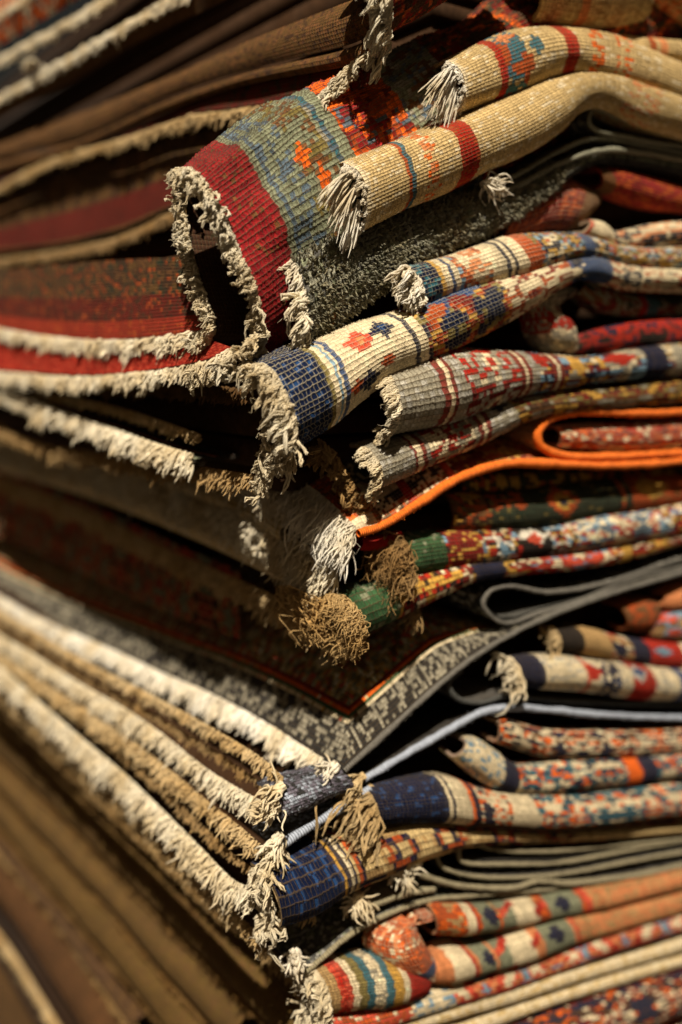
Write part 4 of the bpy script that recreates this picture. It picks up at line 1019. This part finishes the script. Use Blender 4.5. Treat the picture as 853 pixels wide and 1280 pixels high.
# --- dark blue ended roll at the corner
r = rug('rug with a deep blue end at the lower corner, cream braided fringe hanging beside it', at(400, 1090))
R = roll(r, [(338, 1080, 350, 1152), (375, 1062, 392, 1136), (415, 1046, 432, 1112), (470, 1034, 486, 1090), (530, 1024, 542, 1066), (600, 1030, 605, 1052), (700, 1036, 702, 1050), (930, 1020, 930, 1034)],
         Pat('beige', [('band', 0, 82, 'navy'), ('dots', 0, 82, 'blue', .18), ('band', 82, 87, 'gold'), ('band', 87, 91, 'navy'), ('band', 91, 97, 'cream'), ('band', 97, 101, 'navy'), ('field', 104, 400, ['beige', 'beige', 'tan', 'navy', 'rust', 'beige'], 4.5)], 191), Wd, off=4, q=4.4, ext=30, seed=191)
Pt = crom(pr([(338, 1078, 12), (322, 1092, 12), (330, 1112, 14), (336, 1135, 12), (326, 1160, 6)]), 40)
fringe(r, Pt, unit(NL * .2 - UP * .9), 18, Yc, spacing=2.6, rows=5, rad=2.0, seed=192, tnorm=NR, thick=4, fuzz=3, curl=.7, clump=4)
lband(r, [(318, 1118), (290, 1108), (250, 1068), (200, 1018), (150, 970), (100, 928), (50, 884), (0, 838), (-50, 800)], (318, 1118, 0), 0, 28, Yc, seed=193, rad=2.4, wmat=Wd, pat=Pat('dkgreen'), rows=4, thick=7, depth=70, fuzz=1)
lband(r, [(322, 1092), (290, 1070), (250, 1032), (200, 984), (150, 942), (100, 898), (50, 858), (0, 820), (-50, 786)], (322, 1092, 0), -10, 12, Yb, seed=195, rad=2.2, wmat=Wd, pat=Pat('dkbrown'), rows=2, thick=4, depth=50)
lband(r, [(330, 1180), (300, 1152), (280, 1132), (200, 1054), (150, 1004), (100, 958), (50, 914), (0, 868), (-50, 826)], (330, 1180, 0), -4, 16, Yt, seed=194, rad=2.4, wmat=Wd, pat=Pat('dkbrown'), rows=3, thick=6, depth=70, fuzz=1, curl=.5)

# --- grey rug folded into a long spiral
r = rug('grey-edged rug folded into a flat spiral at the lower right', at(680, 1070))
dk = Pat('dkgrey', [('dots', 0, 9000, 'char', .5)], 201, .2)
rsheet(r, [(930, 1022), (860, 1034), (760, 1044), (683, 1044), (620, 1044), (577, 1042), (552, 1051), (545, 1067), (556, 1084), (600, 1094), (660, 1094), (716, 1088), (790, 1074), (860, 1062), (930, 1052)], 4, dk, Wd, sel=Sb, selr=3.4, seed=201, depth=120)
rsheet(r, [(930, 1036), (860, 1046), (760, 1056), (683, 1062), (620, 1060), (590, 1052), (574, 1056), (572, 1067), (584, 1077), (640, 1078), (700, 1076), (790, 1060), (860, 1048)], 0, dk, Wd, sel=Sb, selr=3.2, seed=202, depth=110)
rsheet(r, [(522, 1090), (560, 1102), (600, 1107), (640, 1107), (670, 1099), (716, 1101), (790, 1092), (860, 1078), (930, 1066)], 6, dk, Wd, sel=Sb, selr=4.8, seed=203, depth=120)
tassel(r, 520, 1080, -24, 2, 26, Yc, off=16, n=34, rad=1.4, seed=204, spread=.45, head=9)
tassel(r, 505, 1092, 8, 18, 28, Yc, off=16, n=30, rad=1.3, seed=205, spread=.45, head=7)
tassel(r, 498, 1086, -20, 8, 24, Yc, off=12, n=24, rad=1.4, seed=206, spread=.5, head=6)

# --- small speckled grey rug at the lower corner
r = rug('speckled grey rug corner with small cream tassels, left of the orange fold', at(420, 1165))
rsheet(r, [(378, 1214), (405, 1192), (430, 1170), (470, 1146), (530, 1124), (600, 1116), (700, 1108), (800, 1092), (930, 1070)], 2, Pat('dkgrey', [('dots', 0, 9000, 'ltgrey', .25), ('dots', 0, 9000, 'sage', .2)], 211, .3), Wp, q=4.2, sel=Sb, selr=3.6, seed=211, depth=90)
rsheet(r, [(445, 1132), (475, 1124), (505, 1114), (540, 1108)], 0, Pat('grey', (), 212), Wd, sel=Sb, selr=5, seed=212, depth=60)
tassel(r, 448, 1122, -4, 22, 30, Yc, off=14, n=34, rad=1.5, seed=213, spread=.5, head=10)
tassel(r, 455, 1128, 8, 18, 26, Yc, off=14, n=24, rad=1.2, seed=214, spread=.4, head=6)
tassel(r, 384, 1128, -4, 24, 28, Yt, off=10, n=26, rad=1.2, seed=215, spread=.35, head=6)
tassel(r, 368, 1196, 4, 18, 26, Yw, off=14, n=34, rad=1.8, seed=216, spread=.5, head=11)
lband(r, [(392, 1290), (385, 1265), (372, 1236), (350, 1205), (320, 1175), (280, 1142), (200, 1070), (100, 976), (0, 884), (-50, 842)], (392, 1290, 0), -8, 14, Yb, seed=217, rad=2.4, wmat=Wd, pat=Pat('brown'), rows=3, thick=6, depth=60, fuzz=1, curl=.5)

# --- orange rug, lower right
r = rug('orange, white and green patterned rug crumpled at the lower right', at(620, 1160))
op = ['orange', 'cream', 'rust', 'peach', 'sage']
roll(r, [(508, 1142, 545, 1138), (480, 1158, 520, 1142), (474, 1180, 530, 1160), (496, 1208, 542, 1182), (530, 1226, 552, 1200)], Pat('rust', [('field', 0, 200, ['rust', 'rust', 'orange', 'cream', 'rust', 'peach'], 2.0), ('band', 88, 98, 'blue')], 221), Wl, off=4, q=4.2, seed=221, sub=1, ext=20)
A1 = [('field', 0, 9000, ['rust', 'orange', 'tan', 'rust'], 3), ('band', 34, 46, 'cream'), ('band', 46, 50, 'red'), ('band', 58, 76, 'sage'), ('dia', 70, .4, 9, .14, 'navy'), ('band', 80, 98, 'sage'), ('zig', 84, 150, 'coral'), ('band', 100, 128, 'cream'), ('zig', 92, 104, 'red'), ('zig', 124, 140, 'red'), ('band', 142, 180, 'sage'), ('dia', 160, .4, 10, .14, 'navy'), ('band', 184, 192, 'coral'), ('band', 192, 600, 'peach'), ('dots', 192, 600, 'tan', .4)]
roll(r, [(538, 1124, 542, 1162), (580, 1126, 584, 1164), (620, 1126, 626, 1160), (697, 1114, 702, 1146), (752, 1104, 758, 1132), (860, 1082, 860, 1108), (930, 1068, 930, 1094)], Pat('rust', A1, 222, .14), Wd, off=4, q=4.3, seed=222)
roll(r, [(536, 1196, 540, 1224), (562, 1180, 570, 1222), (598, 1176, 608, 1212), (663, 1154, 672, 1190), (732, 1136, 738, 1168), (860, 1108, 860, 1136), (930, 1094, 930, 1120)], Pat('rust', [('band', 0, 9000, 'peach'), ('band', 20, 46, 'cream')] + A1[2:], 223, .14), Wd, off=8, q=4.3, seed=223)
roll(r, [(545, 1226, 550, 1244), (640, 1200, 645, 1222), (720, 1174, 724, 1196), (860, 1136, 860, 1156), (930, 1120, 930, 1140)], Pat('dkbrown', [('field', 0, 9000, ['dkbrown', 'rust', 'dkgreen'], 3)], 224), Wd, off=-10, q=4.5, seed=224, sub=1)
r = rug('rug with red, blue and gold cross stripes and cream fringe at bottom corner', at(460, 1225))
R = roll(r, [(404, 1206, 410, 1258), (440, 1196, 446, 1254), (480, 1190, 486, 1250), (510, 1194, 514, 1244), (532, 1208, 534, 1238)],
         Pat('gold', [('band', 0, 14, 'tan'), ('band', 14, 28, 'coral'), ('dots', 14, 28, 'red', .4), ('band', 28, 38, 'cream'), ('band', 38, 46, 'olive'), ('band', 46, 54, 'teal'), ('band', 54, 68, 'cream'), ('dots', 54, 68, 'grey', .4), ('band', 68, 76, 'teal'), ('band', 76, 90, 'gold'), ('band', 90, 98, 'cream'), ('band', 98, 200, 'red')], 231), Wd, off=8, q=4.4, seed=231, ext=30)
end_fringe(r, R, 24, Yc, a0=-.1, a1=1.1, rad=1.9, rows=5, spacing=3.4, down=.5, seed=232, curl=.6, clump=4, fuzz=3)
R = roll(r, [(410, 1262, 414, 1300), (450, 1256, 455, 1290), (505, 1244, 510, 1272), (560, 1230, 566, 1254), (629, 1208, 636, 1234), (697, 1186, 702, 1210), (766, 1162, 770, 1186), (860, 1138, 860, 1160), (930, 1122, 930, 1144)],
         Pat('coral', [('dots', 0, 100, 'rust', .4), ('dots', 0, 100, 'cream', .12), ('band', 100, 150, 'cream'), ('dots', 100, 150, 'ltblue', .3), ('field', 150, 700, ['cream', 'coral', 'peach', 'red', 'ltblue'], 3.2)], 233), Wd, off=10, q=4.3, seed=233, sub=1)
end_fringe(r, R, 24, Yc, a0=-.1, a1=1.1, rad=1.9, rows=5, spacing=3.4, down=.5, seed=234, curl=.6, clump=4, fuzz=3)
r = rug('plain cream folded rug running along the bottom right as two pale bands', at(680, 1240))
roll(r, [(440, 1292, 446, 1308), (520, 1266, 524, 1284), (620, 1236, 624, 1254), (720, 1208, 724, 1224), (860, 1168, 860, 1184), (930, 1150, 930, 1166)], Pat('cream', [('dots', 0, 9000, 'beige', .3)], 241, .1), Wk, off=12, q=4.4, seed=241, sub=1, relief=.15)
roll(r, [(500, 1302, 504, 1318), (580, 1274, 584, 1292), (680, 1241, 684, 1256), (780, 1210, 784, 1224), (860, 1190, 860, 1203), (930, 1172, 930, 1186)], Pat('cream', [('dots', 0, 9000, 'beige', .3)], 242, .1), Wk, off=12, q=4.4, seed=242, sub=1, relief=.15)
r = rug('dark blue, orange and white patterned rug at the bottom right', at(760, 1260))
roll(r, [(590, 1290, 596, 1340), (680, 1258, 690, 1316), (760, 1230, 770, 1288), (860, 1202, 862, 1256), (930, 1184, 930, 1236)], Pat('navy', [('field', 0, 500, ['navy', 'dkred', 'cream', 'dkbrown', 'orange', 'dkbrown', 'navy'], 3.4)], 243), Wd, off=4, q=4.5, seed=243, sub=1)
roll(r, [(690, 1322, 700, 1360), (780, 1292, 784, 1340), (860, 1264, 862, 1310), (930, 1244, 930, 1290)], Pat('dkbrown', [('field', 0, 500, ['dkbrown', 'cream', 'navy', 'rust', 'dkred'], 3.4)], 244), Wd, off=2, q=4.5, seed=244, sub=1)

# ================================================================== LEFT FACE, upper part
CT = (440, 60, -30)
r = rug('patterned orange, blue and cream rug rolled at the top left corner', at(200, -40))
P0 = PL(np.array([-40, 0, 40, 80, 120]), np.array([48, 22, -6, -34, -60]), CT, 10)
drape(r, [(-60, 92), (0, 56), (50, 26), (100, -4), (140, -30)], [(-60, 30), (0, -6), (50, -40), (100, -60), (140, -90)], CT, 12, 4, Pat('peach', [('field', 0, 9000, ['peach', 'cream', 'navy', 'rust', 'orange'], 3.4)], 301), Wd, seed=301, belly=14, name='layer')
lband(r, [(150, -14), (110, 12), (60, 42), (0, 74), (-60, 110)], CT, 12, 18, Yc, seed=302, rad=2.6, wmat=Wd, pat=Pat('brown'), rows=3)
lband(r, [(100, -60), (40, -10), (0, 18), (-60, 60)], CT, 22, 12, Yc, seed=303, rad=2.4, layer=False)
r = rug('cream-fringed brown rug second from the top left, above the dark opening', at(200, 20))
lband(r, [(240, -16), (220, -4), (150, 36), (105, 62), (60, 88), (30, 106), (0, 122), (-60, 156)], CT, 8, 18, Yc, seed=304, rad=2.6, wmat=Wd, pat=Pat('brown'), rows=3)
drape(r, [(-60, 184), (0, 146), (60, 118), (130, 78), (170, 54), (260, 10), (320, -20)], [(-60, 160), (0, 128), (60, 96), (130, 56), (170, 30), (260, -12), (320, -40)], CT, -4, 4, Pat('umber', [('dots', 0, 9000, 'brown', .3)], 305), Wd, seed=305, name='layer')
fringe(r, PL(np.array([48., 42, 38]), np.array([80., 84, 88]), CT, 18), unit(NL * .6 + UP * .3), 16, Yc, rad=2, rows=3, seed=306)

r = rug('plain brown folded rug, thick soft layers under the dark opening at upper left', at(300, 90))
bp = Pat('umber', [('dots', 0, 9000, 'brown', .35), ('dots', 0, 9000, 'dkbrown', .15)], 311, .14)
drape(r, [(-60, 226), (0, 200), (100, 172), (200, 126), (300, 90), (430, 58), (470, 40)], [(-60, 206), (0, 178), (100, 140), (200, 100), (300, 56), (430, 4), (470, -10)], CT, 0, -20, bp, Wd, seed=311, belly=12, name='layer')
drape(r, [(-60, 240), (0, 216), (100, 186), (200, 142), (300, 108), (430, 84), (470, 74)], [(-60, 228), (0, 203), (100, 175), (200, 129), (300, 93), (430, 62), (470, 44)], CT, 2, -4, bp, Wd, seed=312, belly=8, name='layer')
r = rug('rug with a red strip above a dull cream fringe, left of the big open fold', at(300, 170))
drape(r, [(-60, 262), (0, 228), (80, 192), (140, 176), (240, 142), (300, 134), (430, 116), (470, 100)], [(-60, 244), (0, 218), (100, 188), (200, 144), (300, 110), (430, 86), (470, 76)], CT, 0, -8,
      Pat('deepred', [('dots', 0, 9000, 'dkbrown', .3)], 313), Wd, seed=313, name='layer')
lband(r, [(430, 122), (380, 130), (300, 140), (240, 148), (200, 160), (140, 180), (80, 196), (40, 212), (0, 234), (-60, 266)], CT, 4, 18, yarn_mat('dull cream yarn', lin((188, 162, 118))), seed=314, rad=2.6, wmat=Wd, pat=Pat('dkbrown'), rows=3)
drape(r, [(-60, 322), (0, 314), (80, 304), (150, 286), (225, 256), (300, 240)], [(-60, 282), (0, 252), (80, 216), (140, 196), (240, 166), (300, 158)], CT, -2, -26,
      Pat('dkbrown', [('field', 0, 9000, ['dkbrown', 'umber', 'dkbrown', 'murk', 'brown'], 3, (31, 10)), ('tband', .55, .95, 'deepred', 0, 9000)], 315), Wd, seed=315, name='layer')
lband(r, [(300, 236), (215, 268), (150, 298), (80, 314), (0, 326), (-60, 334)], CT, 2, 18, yarn_mat('dull tan yarn', lin((160, 132, 92))), seed=316, rad=2.6, wmat=Wd, pat=Pat('dkbrown'), rows=3)  # one even yarn colour, browner than the fringe above

# between the big open fold and the orange-edged rug
CM = (318, 560, -10)
r = rug('dark rug with a thin tan stripe and bright cream fringe below the open fold', at(240, 540))
lband(r, [(318, 492), (240, 486), (150, 484), (60, 484), (0, 488), (-60, 494)], CM, -6, 14, yarn_mat('deep brown yarn', lin((104, 78, 48))), seed=321, rad=2.4, wmat=Wd, pat=Pat('dkbrown'), rows=3)
Lm = crom(PL(np.array([242, 200, 150, 80, 15, -60]), np.array([574, 562, 544, 520, 494, 466]), CM, 6), 60)
sheet(r, np.stack([Lm[0], Lm[0] - NL * 190 * MPX + UP * 4 * MPX]), Lm, Pat('dkgreen', [('band', 0, 14, 'sage'), ('field', 14, 400, ['dkgreen', 'dkbrown', 'dkgrey', 'char'], 3), ('band', 34, 38, 'peach'), ('band', 38, 41, 'dkred')], 322), Wd, q=4.6, seed=322, name='layer')
fringe(r, Lm, unit(NL * .7 - UP * .6), 17, Yc, spacing=3.2, rows=4, rad=1.7, seed=323, tnorm=UP, thick=5, ply=1, segs=4)
lband(r, [(250, 546), (200, 528), (150, 512), (80, 496), (20, 484)], CM, -8, 14, Yt, seed=324, rad=2.4, layer=False, rows=2)

# ================================================================== LEFT FACE, bottom part in shade
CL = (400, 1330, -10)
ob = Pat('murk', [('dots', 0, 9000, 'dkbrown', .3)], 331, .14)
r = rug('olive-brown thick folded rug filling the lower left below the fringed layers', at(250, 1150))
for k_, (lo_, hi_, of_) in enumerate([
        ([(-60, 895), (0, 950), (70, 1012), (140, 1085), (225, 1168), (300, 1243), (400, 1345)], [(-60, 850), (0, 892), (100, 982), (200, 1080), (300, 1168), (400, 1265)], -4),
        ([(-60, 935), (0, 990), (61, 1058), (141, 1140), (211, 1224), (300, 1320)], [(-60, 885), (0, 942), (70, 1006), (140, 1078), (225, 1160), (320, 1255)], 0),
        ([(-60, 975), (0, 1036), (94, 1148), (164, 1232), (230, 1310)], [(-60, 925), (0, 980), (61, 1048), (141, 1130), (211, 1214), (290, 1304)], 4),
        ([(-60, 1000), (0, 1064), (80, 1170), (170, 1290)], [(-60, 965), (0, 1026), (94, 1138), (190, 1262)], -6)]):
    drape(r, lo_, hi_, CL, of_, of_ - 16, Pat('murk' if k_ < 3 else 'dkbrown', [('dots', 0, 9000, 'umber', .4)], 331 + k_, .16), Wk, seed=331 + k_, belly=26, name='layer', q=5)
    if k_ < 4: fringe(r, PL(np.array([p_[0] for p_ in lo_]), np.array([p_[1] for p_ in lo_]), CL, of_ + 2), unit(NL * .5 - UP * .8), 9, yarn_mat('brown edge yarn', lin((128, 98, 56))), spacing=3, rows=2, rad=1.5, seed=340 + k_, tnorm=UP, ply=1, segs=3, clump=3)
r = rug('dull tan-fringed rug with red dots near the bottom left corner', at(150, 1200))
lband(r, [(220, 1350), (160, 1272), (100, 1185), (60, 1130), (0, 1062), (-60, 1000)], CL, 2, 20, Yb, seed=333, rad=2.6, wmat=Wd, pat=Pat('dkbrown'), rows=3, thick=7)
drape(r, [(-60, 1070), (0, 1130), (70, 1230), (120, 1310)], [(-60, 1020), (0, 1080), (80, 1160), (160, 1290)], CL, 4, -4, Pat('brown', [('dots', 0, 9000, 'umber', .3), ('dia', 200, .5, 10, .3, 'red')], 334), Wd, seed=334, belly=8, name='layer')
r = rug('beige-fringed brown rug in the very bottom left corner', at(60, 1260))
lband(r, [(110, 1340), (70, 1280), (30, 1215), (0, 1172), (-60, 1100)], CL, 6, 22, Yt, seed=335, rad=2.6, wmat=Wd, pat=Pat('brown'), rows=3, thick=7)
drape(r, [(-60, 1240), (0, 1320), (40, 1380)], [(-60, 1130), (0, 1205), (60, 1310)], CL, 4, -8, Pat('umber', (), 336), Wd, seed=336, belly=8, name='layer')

# ================================================================== the heart of the pile: dark filler slabs, added so the gaps stay black
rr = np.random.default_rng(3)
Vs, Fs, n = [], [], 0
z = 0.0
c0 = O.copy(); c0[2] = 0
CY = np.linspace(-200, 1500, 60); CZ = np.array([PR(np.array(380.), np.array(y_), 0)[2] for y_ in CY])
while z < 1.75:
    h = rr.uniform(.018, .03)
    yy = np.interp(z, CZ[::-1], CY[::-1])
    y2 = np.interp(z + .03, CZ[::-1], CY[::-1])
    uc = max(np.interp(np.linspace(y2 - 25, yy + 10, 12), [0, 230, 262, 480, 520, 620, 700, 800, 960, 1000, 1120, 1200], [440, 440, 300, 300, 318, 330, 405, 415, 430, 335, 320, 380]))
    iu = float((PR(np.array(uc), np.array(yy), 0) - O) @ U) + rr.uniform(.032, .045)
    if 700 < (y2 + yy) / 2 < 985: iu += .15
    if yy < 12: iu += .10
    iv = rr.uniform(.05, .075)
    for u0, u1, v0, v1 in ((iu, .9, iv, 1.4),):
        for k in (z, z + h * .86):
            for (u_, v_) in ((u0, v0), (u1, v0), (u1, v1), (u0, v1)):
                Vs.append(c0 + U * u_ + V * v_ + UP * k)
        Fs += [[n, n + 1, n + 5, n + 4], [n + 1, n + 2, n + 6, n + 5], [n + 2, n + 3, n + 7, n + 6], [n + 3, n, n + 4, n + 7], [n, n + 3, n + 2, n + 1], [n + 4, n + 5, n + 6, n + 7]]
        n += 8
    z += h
put('pile_filler_slabs', np.array(Vs), np.array(Fs), yarn_mat('dark filler cloth', lin((60, 42, 28))), None, np.zeros((n, 2)), smooth=False, kind='stuff')

g = np.array([[-8, -8, 0], [8, -8, 0], [8, 8, 0], [-8, 8, 0]], float)
gm, t_, b_ = new_mat('worn dark stone floor')
b_.inputs['Base Color'].default_value = (.07, .055, .04, 1)
nz_ = N(t_, 'ShaderNodeTexNoise'); nz_.inputs['Scale'].default_value = 6; nz_.inputs['Detail'].default_value = 6
cr = N(t_, 'ShaderNodeValToRGB'); cr.color_ramp.elements[0].color = (.05, .04, .03, 1); cr.color_ramp.elements[1].color = (.10, .08, .06, 1)
t_.links.new(nz_.outputs[0], cr.inputs[0]); t_.links.new(cr.outputs[0], b_.inputs['Base Color'])
put('ground', g, np.array([[0, 1, 2, 3]]), gm, None, g[:, :2], smooth=False, kind='structure')
